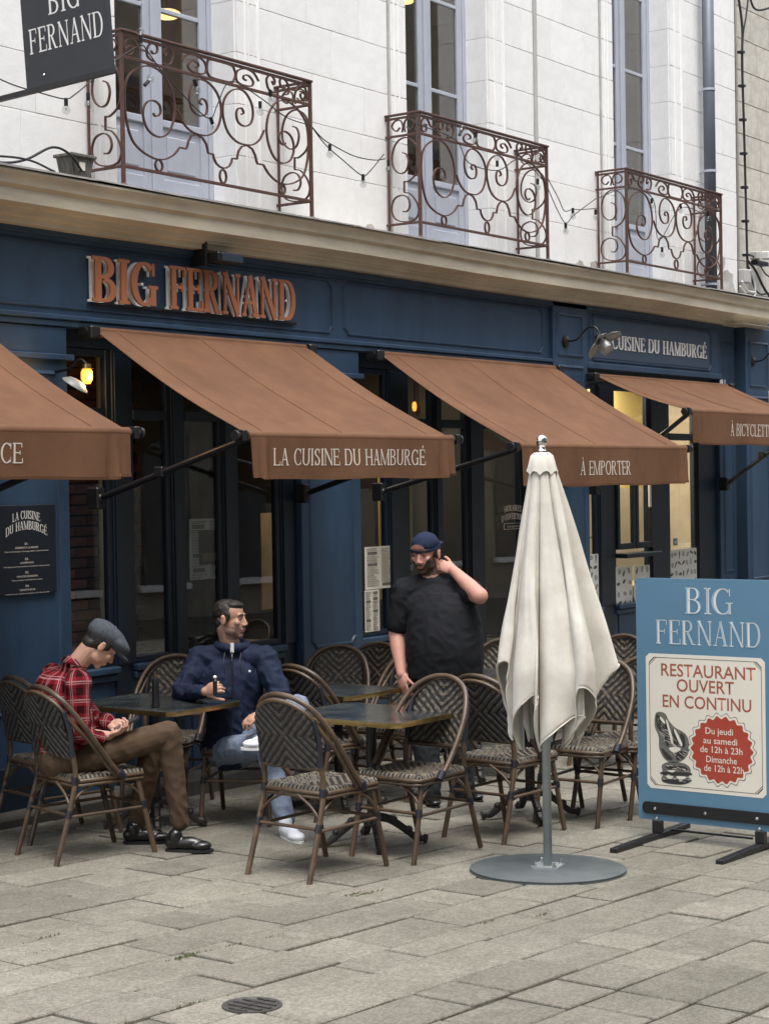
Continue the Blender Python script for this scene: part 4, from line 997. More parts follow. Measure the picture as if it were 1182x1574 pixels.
# tables
M_TOP = node_mat('dark_marbled_tabletop', (.055, .060, .060), .17, col2=(.020, .024, .026), nscale=5, bump=.02, contrast=(.45, .62))
M_BRASS = node_mat('brass_edge', (.50, .36, .15), .32, metal=1.0, vary=.3, nscale=18)
M_CAST = node_mat('black_cast_iron', (.022, .020, .018), .45, vary=.4, nscale=25, bump=.4, bscale=60)
def table(x, y, wx, wy, rot, lab):
    t = thing('cafe_table', lab, 'table', (x, y, gz(x, y)), R_(rot), 'brass edged terrace tables'); h = .745
    def oct_(ax, ay, c): return [(-ax, -ay + c), (-ax + c, -ay), (ax - c, -ay), (ax, -ay + c), (ax, ay - c), (ax - c, ay), (-ax + c, ay), (-ax, ay - c)]
    m = MB(); m.prism(oct_(wx/2 - .008, wy/2 - .008, .035), (0, 0, h - .024), (1, 0, 0), (0, 1, 0), .0245); m.build('tabletop', M_TOP, t, local=True)
    P = [Vector((a, b, h - .012)) for a, b in oct_(wx/2 - .004, wy/2 - .004, .037)]
    m = MB(); m.sweep(P, [(-.004, -.015), (.004, -.015), (.005, 0), (.004, .0125), (-.004, .0125)], closed=True); m.build('brass_edge', M_BRASS, t, local=True)
    m = MB(); m.tube([(0, 0, .11), (0, 0, h - .035)], .030, 14); m.lathe([(.030, .11), (.045, .12), (.045, .15), (.032, .17)], seg=14); m.box((-.15, -.15, h - .036), (.15, .15, h - .025)); m.build('column', M_CAST, t, local=True, smooth=40)
    for k in range(4):
        a = R_(45 + 90*k); c, s = math.cos(a), math.sin(a); m = MB()
        p = [(0.03, .16), (.09, .145), (.16, .10), (.215, .055), (.25, .03), (.285, .028), (.305, .022)]
        pts = smooth_path([(r*c, r*s, z) for r, z in p], 4); n = len(pts)
        sc = [1.25 - .55*(i/n) + (.5 if i > n*.82 else 0) for i in range(n)]
        m.sweep(pts, [(-.018, -.015), (.018, -.015), (.022, .004), (.010, .022), (-.010, .022), (-.022, .004)], scales=sc); m.sphere((.205*c, .205*s, .085), .022); m.sphere((.12*c, .12*s, .145), .022)
        m.build('claw_foot', M_CAST, t, local=True, smooth=50)
    return t
table(8.17, 5.98, .66, .82, 0, 'brass edged dark table nearest the viewer, empty, between two chairs')
table(7.96, 7.42, .64, .86, 0, 'brass edged dark table the two seated men share')
table(9.24, 7.02, .60, .62, 0, 'brass edged dark table the standing man rests his hand on')
table(10.85, 7.05, .60, .62, 0, 'brass edged dark table behind the standing man, left of the closed parasol')
table(9.50, 5.76, .60, .66, 0, 'brass edged dark table hidden behind the closed parasol')
# ------------------------------------------------------------------ closed parasol on its steel plate
pc = atG(842, 1338); UX, UY, UZ = pc.x, pc.y, gz(pc.x, pc.y)
M_GALV = node_mat('galvanised_steel', (.40, .43, .43), .5, metal=.35, col2=(.27, .30, .30), nscale=9, bump=.1)
M_PLATE = node_mat('blue_grey_painted_plate', (.080, .100, .104), .45, metal=.25, col2=(.13, .145, .145), nscale=5, bump=.15, contrast=(.4, .75))
M_CHROME = node_mat('polished_chrome', (.75, .75, .75), .12, metal=1, vary=.05)
M_CANV = node_mat('off_white_canvas', (.70, .675, .605), .88, col2=(.52, .49, .43), nscale=5, bump=.3, bscale=260, spec=.15)
par = thing('closed_parasol', 'closed off-white canvas parasol on a round grey steel plate, in front of the chairs', 'parasol', (UX, UY, UZ))
m = MB(); m.lathe([(0, 0), (.405, 0), (.405, .003), (.398, .003), (.402, .015), (.398, .017), (0, .017)], seg=72); o = m.build('base_plate', M_PLATE, par, local=True, smooth=30)
o.rotation_mode = 'QUATERNION'; o.rotation_quaternion = Vector((0, 0, 1)).rotation_difference(_N)
m = MB(); m.cbox((-.072, -.072, .018), (.072, .072, .028), .012); fl = m.build('fixing_flange', M_GALV, par, local=True); fl.rotation_euler = (0, 0, R_(12))
for sx_ in (-1, 1):
    for sy_ in (-1, 1):
        m = MB(); m.lathe([(0, .028), (.012, .028), (.012, .037), (.007, .037), (.007, .052), (.0, .056)], (sx_*.052, sy_*.052, 0), 8); m.build('bolt', M_CHROME, fl, local=True)
m = MB(); m.tube([(0, 0, .02), (0, 0, 2.14)], .0225, 20); m.build('pole', M_GALV, par, local=True, smooth=True)
# canopy: eight gores hanging between the ribs, each folded into a bulging lobe
NR, NZ, NP = 8, 46, 26
ZTOP = 2.150
def canopy_point(g, p, s):
    """g gore, p 0..1 across it, s 0 top .. 1 hem"""
    rr = random.Random(g*13 + 5); amp = (.15, .11, .115, .125, .13, .19, .215, .20)[g]; sk = (.55, -.5, .75, .7, .8, -.75, -.6, .4)[g]
    low = .645 + (.0, .02, .03, -.01, .02, .01, .0, .02)[g]
    bulge = math.sin(PI*p)
    hem = low + (.30, .28, .42, .30, .16, .32, .42, .32)[g]*abs(bulge)**(1.3, 1.3, .8, 1.0, 1.3, 1.1, .8, .9)[g]
    hem_rib = low
    z = ZTOP + (hem - ZTOP)*s
    d = (ZTOP - z)/(ZTOP - .66)                      # 0 top .. 1 at rib end
    rib = .048 + .125*min(1, d*1.1) - .016*max(0, d - .75)*4
    full = amp*min(1.0, d*1.36)
    prof = bulge**.85
    r = rib + full*prof
    r -= .02*math.sin(3*PI*p + g)*d
    th = 2*PI*(g + p)/NR + sk*math.sin(PI*p)*math.sin(PI*p)*min(1, d*1.6)*.55 + .08*noise.noise(Vector((g*3.1, d*2.5, 0)))*bulge
    r += .020*noise.noise(Vector((g*5, p*3.5, d*4)))*d*2*bulge + bulge*d*(.010*math.sin(p*17 + g*2 + d*3) - .020*max(0, 1 - abs(((p*3.3 + g*.37 + d*.25) % 1) - .5)*7))
    return Vector((r*math.cos(th + .35), r*math.sin(th + .35), z))
for g_ in range(NR):
    m = MB(); vs = [canopy_point(g_, i/NP, (j/NZ)**.9) for j in range(NZ+1) for i in range(NP+1)]
    fs = [(j*(NP+1)+i, j*(NP+1)+i+1, (j+1)*(NP+1)+i+1, (j+1)*(NP+1)+i) for j in range(NZ) for i in range(NP)]
    m.add(vs, fs); o = m.build('canvas_gore', M_CANV, par, local=True, smooth=True)
    md = o.modifiers.new('thickness', 'SOLIDIFY'); md.thickness = .0025; md.offset = 0
    hm = MB(); hp = [canopy_point(g_, i/NP, 1) + Vector((0, 0, .006)) for i in range(NP+1)]; hm.sweep(hp, [(-.0018, -.006), (.0018, -.006), (.0018, .006), (-.0018, .006)]); hm.build('hem', M_CANV, o, local=True)
for g_ in range(NR):
    p = [canopy_point(g_, 0, j/20)*.93 + Vector((0, 0, .0)) for j in range(21)]
    for q, j in zip(p, range(21)): q.z = canopy_point(g_, 0, j/20).z
    m = MB(); m.bar(p, .016, .010); m.build('rib', M_GALV, par, local=True)
m = MB(); cap = [(0, 2.158), (.040, 2.156), (.058, 2.140), (.072, 2.085), (.080, 2.04)]
vs = []; n = 32
for i in range(n):
    for k, (r, z) in enumerate(cap):
        a = 2*PI*i/n; rr_ = r*(1 + .05*math.cos(8*a)*(k > 1)); zz_ = z + (.022*abs(math.cos(4*a)) if k == 4 else 0)
        vs.append((rr_*math.cos(a), rr_*math.sin(a), zz_))
m.add(vs, [(i*5+k, ((i+1) % n)*5+k, ((i+1) % n)*5+k+1, i*5+k+1) for i in range(n) for k in range(4)])
m.build('top_cap', M_CANV, par, local=True, smooth=True)
m = MB(); m.lathe([(0, 2.14), (.024, 2.14), (.024, 2.165), (.019, 2.17), (.017, 2.185), (.022, 2.19), (.028, 2.205), (.029, 2.218), (.024, 2.235), (.012, 2.245), (0, 2.247)], seg=20); m.build('finial', M_CHROME, par, local=True, smooth=40)

# ------------------------------------------------------------------ blue A-board sign
XB = 9.28
M_SKYB = node_mat('sky_blue_board', (.105, .225, .335), .45, vary=.05, nscale=2)
M_RED = node_mat('brick_red_print', (.40, .055, .030), .6, vary=.05)
M_RUSTT = node_mat('rust_red_print', (.36, .10, .055), .6, vary=.05)
M_INK = node_mat('black_ink_print', (.035, .033, .030), .6, vary=.2)
M_INK2 = node_mat('grey_ink_print', (.16, .155, .14), .6, vary=.4, nscale=60)
bl = atX(984, 1257, XB); tl = atX(989, 888, XB); 
BW = bl.y - atX(1194, 1100, XB).y
ybL, ybR = bl.y, bl.y - BW
zb0, zt0 = bl.z, tl.z
brd = thing('sign_board', 'sky blue pavement sign board announcing the restaurant opening hours', 'sign board', (XB, (ybL + ybR)/2, gz(XB, (ybL + ybR)/2)))
m = MB(); pts = [(0, 0), (BW, 0), (BW, zt0 - zb0 - .02), (BW - .01, zt0 - zb0), (.01, zt0 - zb0), (0, zt0 - zb0 - .02)]
m.prism(pts, (XB, ybL, zb0), (0, -1, 0), (0, 0, 1), .02)
m.build('board', M_SKYB, brd)
def BP(px, py):
    q = atX(px, py, XB - .02); return ybL - q.y, q.z
def bflat(poly, lvl, name, mat, parent=brd, th=.0006):
    m = MB(); m.prism(poly, (XB - .0204 - lvl*.0008, ybL, 0), (0, -1, 0), (0, 0, 1), th); return m.build(name, mat, parent)
def btext(s, x0, x1, y0, lvl, h, mat, name, T=.15, H=.05, SF=.09, gap=.09, parent=brd):
    (u0, z0), (u1, _) = BP(x0, y0), BP(x1, y0); mbs = {}
    letters(lambda i: mbs.setdefault(i, MB()), s, (XB - .0206 - lvl*.0008, ybL - u0, z0), (0, -1, 0), (0, 0, 1), h, T=T, H=H, SF=SF, gap=gap, width=u1 - u0)
    for mm in mbs.values(): mm.build(name, mat, parent)
zz0 = BP(1055, 942)[1]; zz1 = BP(1055, 904)[1]
def outline_word(s, x0, x1, yb, yt):
    z0, z1 = BP(x0, yb)[1], BP(x0, yt)[1]
    btext(s, x0, x1, yb, 0, z1 - z0, M_WHITE, 'board_letter', T=.115, H=.04)
    btext(s, x0, x1, yb, 1, z1 - z0, node_mat('light_blue_letter_fill', (.30, .47, .60), .5), 'letter_fill', T=.05, H=.010, SF=.04)
outline_word('BIG', 1053, 1126, 943, 903); outline_word('FERNAND', 1008, 1169, 989, 952)
(u0, za), (u1, zb_) = BP(1001, 1214), BP(1175, 1003)
ua, ub = .058, BP(1176, 1100)[0]; za = BP(1001, 1211)[1]; zb_ = BP(1001, 1004)[1]
def rrect(u0, z0, u1, z1, c): return [(u0 + c, z0), (u1 - c, z0), (u1, z0 + c), (u1, z1 - c), (u1 - c, z1), (u0 + c, z1), (u0, z1 - c), (u0, z0 + c)]
bflat(rrect(ua, za, ub, zb_, .022), 0, 'poster', M_CREAM)
def ring_(poly_o, poly_i, lvl, name, mat):
    m = MB(); n = len(poly_o); X = XB - .0204 - lvl*.0008 - .0006
    m.add([(X, ybL - u, z) for u, z in poly_o + poly_i], [(i, (i+1) % n, n + (i+1) % n, n + i) for i in range(n)]); return m.build(name, mat, brd)
for ins, w in ((.020, .0028),):
    a = rrect(ua + ins, za + ins, ub - ins, zb_ - ins, .030); b_ = rrect(ua + ins + w, za + ins + w, ub - ins - w, zb_ - ins - w, .030 - w*.5); ring_(a, b_, 1, 'poster_border', M_INK)
for (cu, cz, su, sz) in ((ua, za, 1, 1), (ub, za, -1, 1), (ua, zb_, 1, -1), (ub, zb_, -1, -1)):
    m = MB()
    for k in (.030, .042):
        p = [(cu + su*.022, cz + sz*(.022 + k)), (cu + su*(.022 + k), cz + sz*.022)]
        m.add([(XB - .0218, ybL - p[0][0], p[0][1]), (XB - .0218, ybL - p[1][0], p[1][1]), (XB - .0218, ybL - p[1][0] - su*.004, p[1][1]), (XB - .0218, ybL - p[0][0], p[0][1] + sz*.004)], [(0, 1, 2, 3)])
    tag(m.build('corner_ornament', M_INK, brd), kind='stuff')
def bsans(s, xc, y, h, width, mat, lvl=1, bold=.02, name='poster_text'):
    u, z = BP(xc, y); o = sans(s, (XB - .0206 - lvl*.0008, ybL - u, z), (0, -1, 0), (0, 0, 1), h, mat, name, brd, width=width, bold=bold)
k_ = lambda x0, x1, y: abs(BP(x1, y)[0] - BP(x0, y)[0])
hh = BP(1016, 1021)[1] - BP(1016, 1040)[1]
bsans('RESTAURANT', 1086.5, 1042, hh, k_(1014, 1159, 1040), M_RUSTT, bold=.010)
bsans('OUVERT', 1083, 1065, hh, k_(1039, 1127, 1062), M_RUSTT, bold=.010)
bsans('EN CONTINU', 1085, 1090.5, hh, k_(1017, 1153, 1086), M_RUSTT, bold=.010)
uc, zc = BP(1109, 1153)
def scal(r, n=26, a=.045): return [(uc + r*(1 + a*math.cos(n*2*PI*i/208))*math.cos(2*PI*i/208), zc + r*(1 + a*math.cos(n*2*PI*i/208))*math.sin(2*PI*i/208)) for i in range(208)]
RR = k_(1062, 1157, 1153)/2
bflat(scal(RR*1.07, 22), 1, 'badge_ring', M_INK2); bflat(scal(RR*1.045, 22), 2, 'badge_edge', M_CREAM); bflat(scal(RR*.97, 22), 3, 'badge', M_RED)
for s, y, w0, w1, hx in (('Du jeudi', 1129, 1084, 1126, 10), ('au samedi', 1144, 1081, 1133, 10), ('de 12h à 23h', 1158, 1076, 1141, 10), ('Dimanche', 1173, 1085, 1132, 10), ('de 12h à 22h', 1187, 1082, 1143, 10)):
    bsans(s, (w0 + w1)/2, y, BP(1100, y - hx)[1] - BP(1100, y)[1], k_(w0, w1, y), M_CREAM, lvl=4, bold=.004, name='badge_text')
# engraving of a hand over a burger, cut as flat ink shapes
def ink(pix, lvl, mat, name='engraving'):
    q = smooth_path([(*BP(x, y), 0) for x, y in pix][::-1], 4, closed=True); bflat([(v.x, v.y) for v in q], lvl, name, mat)
ink([(1007,1098),(1013,1094),(1022,1097),(1028,1108),(1037,1118),(1052,1127),(1058,1138),(1059,1152),(1054,1164),(1044,1171),(1030,1172),(1020,1165),(1013,1150),(1012,1132),(1006,1116)], 1, M_INK2)
for q in ([(1008,1100),(1012,1099),(1020,1112),(1018,1125),(1010,1117)], [(1022,1112),(1027,1116),(1030,1140),(1025,1147),(1020,1130)], [(1033,1122),(1039,1126),(1042,1146),(1037,1150)], [(1045,1128),(1051,1131),(1053,1146),(1048,1148)], [(1016,1150),(1024,1156),(1034,1167),(1024,1166)], [(1040,1157),(1054,1155),(1050,1165),(1040,1168)]): ink(q, 2, M_INK)
for q in ([(1024,1110),(1026,1109),(1034,1138),(1032,1142)], [(1036,1124),(1038,1122),(1048,1142),(1046,1146)], [(1014,1104),(1016,1102),(1022,1110),(1020,1112)], [(1028,1150),(1040,1148),(1046,1152),(1036,1157)]): ink(q, 3, M_CREAM)
ink([(1017,1176),(1030,1171),(1050,1173),(1060,1180),(1061,1190),(1058,1194),(1063,1200),(1050,1206),(1030,1205),(1019,1202),(1016,1196),(1019,1190)], 1, M_INK2)
for q in ([(1018,1186),(1060,1188),(1058,1192),(1020,1191)], [(1022,1178),(1034,1176),(1040,1180),(1030,1183)], [(1018,1198),(1060,1200),(1050,1205),(1028,1204)], [(1042,1177),(1054,1179),(1056,1184),(1046,1184)]): ink(q, 2, M_INK)
for q in ([(1024,1192),(1034,1193),(1032,1197),(1026,1196)], [(1040,1193),(1054,1194),(1050,1198),(1042,1197)], [(1026,1184),(1038,1184),(1034,1187),(1028,1186)]): ink(q, 3, M_CREAM)
rh = random.Random(21); m = MB(); Xh = XB - .0204 - 4*.0008
def hatch(x0, y0, x1, y1, n, ln, ang, sp):
    for i in range(n):
        x, y = x0 + (x1-x0)*i/(n-1) + rh.uniform(-1, 1)*sp, y0 + (y1-y0)*i/(n-1) + rh.uniform(-1, 1)*sp; a = ang + rh.uniform(-.25, .25); l_ = ln*rh.uniform(.5, 1)
        (u0, za0), (u1, za1) = BP(x, y), BP(x + l_*math.cos(a), y + l_*math.sin(a)); m.add([(Xh, ybL - u0, za0), (Xh, ybL - u1, za1), (Xh, ybL - u1, za1 - .0022), (Xh, ybL - u0, za0 - .0022)], [(0, 1, 2, 3)])
hatch(1018, 1122, 1046, 1160, 26, 9, .5, 7); hatch(1012, 1105, 1022, 1135, 12, 6, 1.0, 3); hatch(1024, 1178, 1056, 1182, 12, 6, .1, 3); hatch(1022, 1194, 1056, 1198, 14, 6, .1, 4)
tag(m.build('engraving_hatching', M_CREAM, brd), kind='stuff')
# black clamp strip, bolts, feet
u0, z0 = BP(994, 1248); u1 = .715
m = MB(); m.prism(rrect(.030, z0 - .004, BW - .022, z0 + .062, .016), (XB - .0204, ybL, 0), (0, -1, 0), (0, 0, 1), .012); m.build('clamp_strip', M_BLACK, brd)
for u in (.11, BW*.5, BW - .11):
    m = MB(); m.lathe([(0, .0), (.010, .0), (.009, .005), (0, .007)], (XB - .0324, ybL - u, z0 + .028), 10, (-1, 0, 0)); m.build('bolt', M_CHROME, brd)
for u in (.115, BW - .10):
    y = ybL - u; zg = gz(XB, y)
    m = MB(); m.cbox((XB - .54, y - .022, zg + .003), (XB + .36, y + .022, zg + .036), .003); m.build('foot_bar', M_BLACK, brd)
    m = MB(); m.cbox((XB - .035, y - .026, zg + .0355), (XB + .015, y + .026, zb0 + .002), .004); m.build('foot_post', M_BLACK, brd)
    m = MB(); m.lathe([(0, 0), (.012, 0), (.010, .008), (0, .010)], (XB - .02, y, zb0 + .012), 10, (-1, 0, 0)); m.build('bolt', M_CHROME, brd)
m = MB(); zg = gz(XB, ybL - .4); m.tube([(XB + .12, ybL - .115, zg + .03), (XB + .12, ybL - .635, zg + .03)], .007); m.build('cross_rod', M_BLACK, brd)
# ------------------------------------------------------------------ lettering, signs, lamps, papers on the front
M_COP = node_mat('copper_coloured_letter', (.34, .125, .058), .55, vary=.15, nscale=6)
M_LETSIDE = node_mat('pale_metal_letter_back', (.78, .80, .80), .5, metal=.0, vary=.15)
sg = thing('shop_sign', 'raised copper letters BIG FERNAND with pale metal backs on the navy frieze', 'sign', (9.45, 8.30, 3.2))
def raised(word, x0, x1, z0, h, name):
    mbs = {}; letters(lambda i: mbs.setdefault(i, MB()), word, (x0, 8.280, z0), (1, 0, 0), (0, 0, 1), h, T=.185, H=.075, SF=.075, gap=.055, width=x1 - x0, depth=.014)
    back = {}; letters(lambda i: back.setdefault(i, MB()), word, (x0, 8.322, z0), (1, 0, 0), (0, 0, 1), h, T=.13, H=.05, SF=.065, gap=.055 + .0, width=x1 - x0, depth=.012)
    for i, mm in mbs.items():
        L_ = mm.build('letter', M_COP, sg)
        if i in back:
            back[i].build('letter_back', M_LETSIDE, L_)
            v = mm.v; cx = sum(p.x for p in v)/len(v); c = MB()
            for dz in (.5,): c.box((cx - .008, 8.281, z0 + h*dz - .008), (cx + .008, 8.329, z0 + h*dz + .008))
            c.build('stand_off', M_LETSIDE, L_)
za_ = atY(145, 463, 8.280).z; xa_, xb_, xc_, xd_ = atY(141, 430, 8.280).x, atY(241, 440, 8.280).x, atY(260, 440, 8.280).x, atY(452, 460, 8.280).x
raised('BIG', xa_, xb_, za_, .29, 'BIG'); raised('FERNAND', xc_, xd_, za_, .29, 'FERNAND')
m = MB(); m.cbox((8.42, 8.312, 3.17), (10.52, 8.334, 3.19), .004); m.build('backing_rail', M_BLACK, sg)

ws = thing('frieze_lettering', 'pale letters LA CUISINE DU HAMBURGÉ on the framed frieze panel behind the petal lamp', 'sign', (16.2, 8.33, 3.28))
mbs = {}; letters(lambda i: mbs.setdefault(i, MB()), 'LA CUISINE DU HAMBURGÉ', (15.06, 8.330, 3.235), (1, 0, 0), (0, 0, 1), .135, T=.19, H=.06, SF=.07, gap=.06, width=2.32, depth=.006)
for mm in mbs.values(): mm.build('letter', M_WHITE, ws)

# projecting sign hung from the wall, seen from below
M_SIGNB = node_mat('matt_black_sign', (.022, .024, .030), .5, vary=.15)
LP = atY(42, 137, 7.72); tilt = R_(4.1); dy = Vector((.10, -1, 0)).normalized(); UX_ = (dy*math.cos(tilt) + Vector((0, 0, 1))*math.sin(tilt)).normalized(); UZ_ = (Vector((0, 0, 1))*math.cos(tilt) - dy*math.sin(tilt)).normalized()
hs = thing('hanging_sign', 'black projecting sign with BIG FERNAND in thin white letters at the top left', 'sign', LP)
SWd = .80
# width so that the far edge falls where the photo has it
best = min((abs((lambda q: CX + FPX*q.dot(SX)/q.dot(DD))(LP + UX_*w - CAMP) - 172), w) for w in [.3 + .005*i for i in range(200)])[1]; SWd = best
NX = UX_.cross(UZ_)
m = MB(); m.prism([(0, 0), (SWd, 0), (SWd, 1.05), (0, 1.05)], LP - NX*.03, UX_, UZ_, .03); m.build('sign_panel', M_SIGNB, hs)
mm_ = {}
s_ = SWd/.8
letters(lambda i: mm_.setdefault(i, MB()), 'FERNAND', LP + UX_*(SWd*.07) + UZ_*.245*s_ + NX*.0006, UX_, UZ_, .185*s_, T=.13, H=.05, SF=.08, gap=.10, width=SWd*.87)
for q in mm_.values(): q.build('sign_letter', M_WHITE, hs)
mm_ = {}
letters(lambda i: mm_.setdefault(i, MB()), 'BIG', LP + UX_*(SWd*.32) + UZ_*.50*s_ + NX*.0006, UX_, UZ_, .185*s_, T=.13, H=.05, SF=.08, gap=.10, width=SWd*.38)
for q in mm_.values(): q.build('sign_letter', M_WHITE, hs)
m = MB(); a = LP - NX*.015 - UZ_*.014; m.bar([a - UX_*.95, a + UX_*(SWd + .0)], .03, .028); m.build('bracket_arm', M_BLACK, hs)
for du in (.30, .30):
    pass
m = MB(); m.sphere(LP + UX_*SWd*.22 + UZ_*.055 + NX*.002, .007); m.build('rivet', M_CHROME, hs)

# goose-neck lamp with petal reflector, twice
M_PETAL = node_mat('galvanised_petal', (.33, .34, .35), .4, metal=.5, vary=.25, nscale=8)
def goose(x, y, z, lab, reach=.34, lit=False, grp='goose neck petal lamps'):
    t = thing('wall_lamp', lab, 'wall lamp', (x, y, z), group=grp)
    m = MB(); m.lathe([(0, 0), (.055, 0), (.05, .022), (.022, .034), (0, .034)], (x, y, z), 16, (0, -1, 0)); m.build('wall_rose', M_BLACK, t)
    p = smooth_path([(x, y - .03, z), (x, y - .12, z + .01), (x, y - .19, z + .07), (x, y - .25, z + .115), (x, y - .32, z + .105), (x, y - reach - .02, z + .03)], 5)
    m = MB(); m.tube(p, .009, 8); m.build('goose_neck', M_BLACK, t, smooth=50)
    e = Vector((x, y - reach - .02, z + .0)); ax = Vector((-.15, -.72, -.72)).normalized()
    m = MB(); m.lathe([(0, -.045), (.030, -.045), (.045, -.01), (.050, .02), (.0, .02)], e, 16, ax); m.build('lamp_cap', M_BLACK if not lit else M_PETAL, t)
    q = Vector((0, 0, 1)).rotation_difference(ax).to_matrix()
    for k in range(4):
        a0 = PI/4 + k*PI/2; m = MB(); vs = []
        for i in range(9):
            u = i/8; r = .042 + .135*u; w = .070*math.sin(PI*min(1, .18 + u*.72))**.7
            for s in (-1, -.5, 0, .5, 1): vs.append(e + q @ Vector((r*math.cos(a0) - s*w*math.sin(a0), r*math.sin(a0) + s*w*math.cos(a0), .02 + .05*u + .014*s*s)))
        m.add(vs, [(i*5+k2, i*5+k2+1, (i+1)*5+k2+1, (i+1)*5+k2) for i in range(8) for k2 in range(4)])
        o = m.build('petal', M_PETAL, t, smooth=True); md = o.modifiers.new('t', 'SOLIDIFY'); md.thickness = .003
    m = MB(); m.lathe([(0, .02), (.024, .02), (.042, .05), (.047, .09), (.036, .125), (.0, .14)], e, 16, ax)
    m.build('lamp_glass', M_FROST, t, smooth=40)
M_FROST = node_mat('frosted_lamp_glass', (.42, .43, .43), .25, vary=.1)
p = atY(868, 525, 8.30); goose(p.x, 8.30, p.z, 'goose neck petal lamp in front of the frieze lettering LA CUISINE DU HAMBURGÉ')
p = atY(1155, 556, 8.24); goose(p.x, 8.24, p.z, 'goose neck petal lamp on the last navy pilaster, cut by the right edge')
# lit lamp under the first awning
p = atY(134, 577, 8.05)
t = thing('lit_wall_lamp', 'glowing amber wall lamp with enamel shade between the first two awnings', 'wall lamp', p)
m = MB(); m.lathe([(0, -.055), (.022, -.05), (.036, -.02), (.036, .02), (.026, .04), (0, .042)], p, 16); m.build('bulb', M_BULB, t, smooth=True)
m = MB(); m.lathe([(.0, .075), (.028, .07), (.03, .043), (.044, .042)], p, 16); m.build('bulb_holder', M_BRASS, t)
m = MB(); m.tube(smooth_path([p + Vector((0, 0, .07)), p + Vector((0, .06, .10)), (p.x, 8.20, p.z + .05), (p.x, 8.39, p.z + .03)], 5), .009); m.build('arm', M_BLACK, t, smooth=50)
p2 = atY(117, 590, 8.02); m = MB(); m.lathe([(.012, .03), (.05, .022), (.085, -.005), (.088, -.012), (.05, .01), (.0, .012)], p2, 20, (.25, -.5, .85)); m.build('enamel_shade', node_mat('grey_enamel', (.24, .24, .22), .4), t, smooth=40)
l = bpy.data.lights.new('bulb_light', 'POINT'); l.energy = 3.0; l.color = (1, .58, .22); l.shadow_soft_size = .04; lo = bpy.data.objects.new('bulb_light', l); S.collection.objects.link(lo); lo.location = p + Vector((0, -.07, -.02))
p = atY(168, 613, 8.60); inpic('orange_notice', p.x - .04, p.x + .06, p.z - .10, p.z + .07, 8.6, node_mat('orange_card', (.30, .11, .04), .7))
# floodlight on the frieze above the sign, weathered box on the cornice
p = atY(342, 397, 8.18)
t = thing('floodlight', 'flat dark floodlight bracketed above the copper lettering', 'floodlight', (p.x, 8.2, p.z)); m = MB(); m.cbox((p.x - .13, 8.10, p.z - .035), (p.x + .13, 8.235, p.z + .03), .008); m.build('lamp_body', M_BLACK, t)
m = MB(); m.cbox((p.x - .10, 8.092, p.z - .03), (p.x + .12, 8.0995, p.z + .022), .003); m.build('lamp_glass', node_mat('dark_lamp_glass', (.03, .045, .065), .2), t); m = MB(); m.cbox((p.x - .16, 8.19, p.z - .06), (p.x - .135, 8.33, p.z + .10), .004); m.build('bracket', M_BLACK, t)
M_WWOOD = node_mat('weathered_grey_wood', (.20, .19, .17), .9, col2=(.07, .065, .06), nscale=14, bump=.5, bscale=40, stretch=(4, 4, .6))
c0 = atY(116, 256, 8.22); x, z = c0.x, 3.93
t = thing('weathered_box', 'weathered grey flared box on the cornice beside the left balcony', 'box', (x, 8.22, z))
m = MB(); w0, w1, d0, d1, h = .075, .095, .055, .07, .13
m.add([(x-w0, 8.22-d0, z), (x+w0, 8.22-d0, z), (x+w0, 8.22+d0, z), (x-w0, 8.22+d0, z), (x-w1, 8.22-d1, z+h), (x+w1, 8.22-d1, z+h), (x+w1, 8.22+d1, z+h), (x-w1, 8.22+d1, z+h)], [(0,3,2,1),(4,5,6,7),(0,1,5,4),(1,2,6,5),(2,3,7,6),(3,0,4,7)]); m.build('box_body', M_WWOOD, t)
m = MB(); m.cbox((x-w1-.015, 8.22-d1-.015, z+h), (x+w1+.015, 8.22+d1+.015, z+h+.02), .004); m.build('box_rim', M_WWOOD, t)
m = MB(); m.box((x - .03, 8.22 - .069, z + .05), (x + .02, 8.22 - .060, z + .10)); m.build('notice', M_CREAM, t)
m = MB(); m.tube(smooth_path([(x - .75, 8.25, 3.955), (x - .55, 8.24, 3.965), (x - .42, 8.2, 4.0), (x - .25, 8.16, 4.09), (x - .12, 8.14, 4.06), (x - .02, 8.14, 3.97)], 6), .008); t2 = m.build('cable', M_BLACK); tag(t2, 'grey cable looping over the cornice into the weathered box', 'cable')
m = MB(); m.tube(smooth_path([(6.4, 8.2, 3.95), (7.2, 8.2, 3.96), (7.7, 8.17, 3.99), (7.95, 8.15, 3.94)], 6), .007); t2 = m.build('cable', M_BLACK); tag(t2, 'second thin cable lying along the cornice at the left edge', 'cable')

# festoon lights between the balconies
M_BULBG = glass_mat('clear_bulb_glass', (.86, .87, .87), 1.0, .05)
M_CORDB = node_mat('black_rubber_cord', (.02, .02, .02), .6)
def festoon(pix, bulbs, lab, Y0=8.0):
    P = [atY(x, y, Yv) for x, y, Yv in pix]; t = thing('festoon_string', lab, 'string lights', P[0])
    m = MB(); m.tube(smooth_path(P, 5), .0042, 6); m.build('cord', M_CORDB, t)
    for (x, y, Yv, tl) in bulbs:
        b = atY(x, y, Yv); dx = Vector((math.sin(tl), 0, -math.cos(tl)))
        m = MB(); m.tube([b, b + dx*.048], .013, 8); sk_ = m.build('lamp_holder', M_BLACK, t)
        m = MB(); m.sphere(b + dx*.072, .026, 12, 8, (1, 1, 1.15)); gb = m.build('bulb', M_BULBG, t, smooth=True); m = MB(); m.tube([b + dx*.045, b + dx*.075], .006, 6); m.build('filament_stem', M_WHITE, gb)
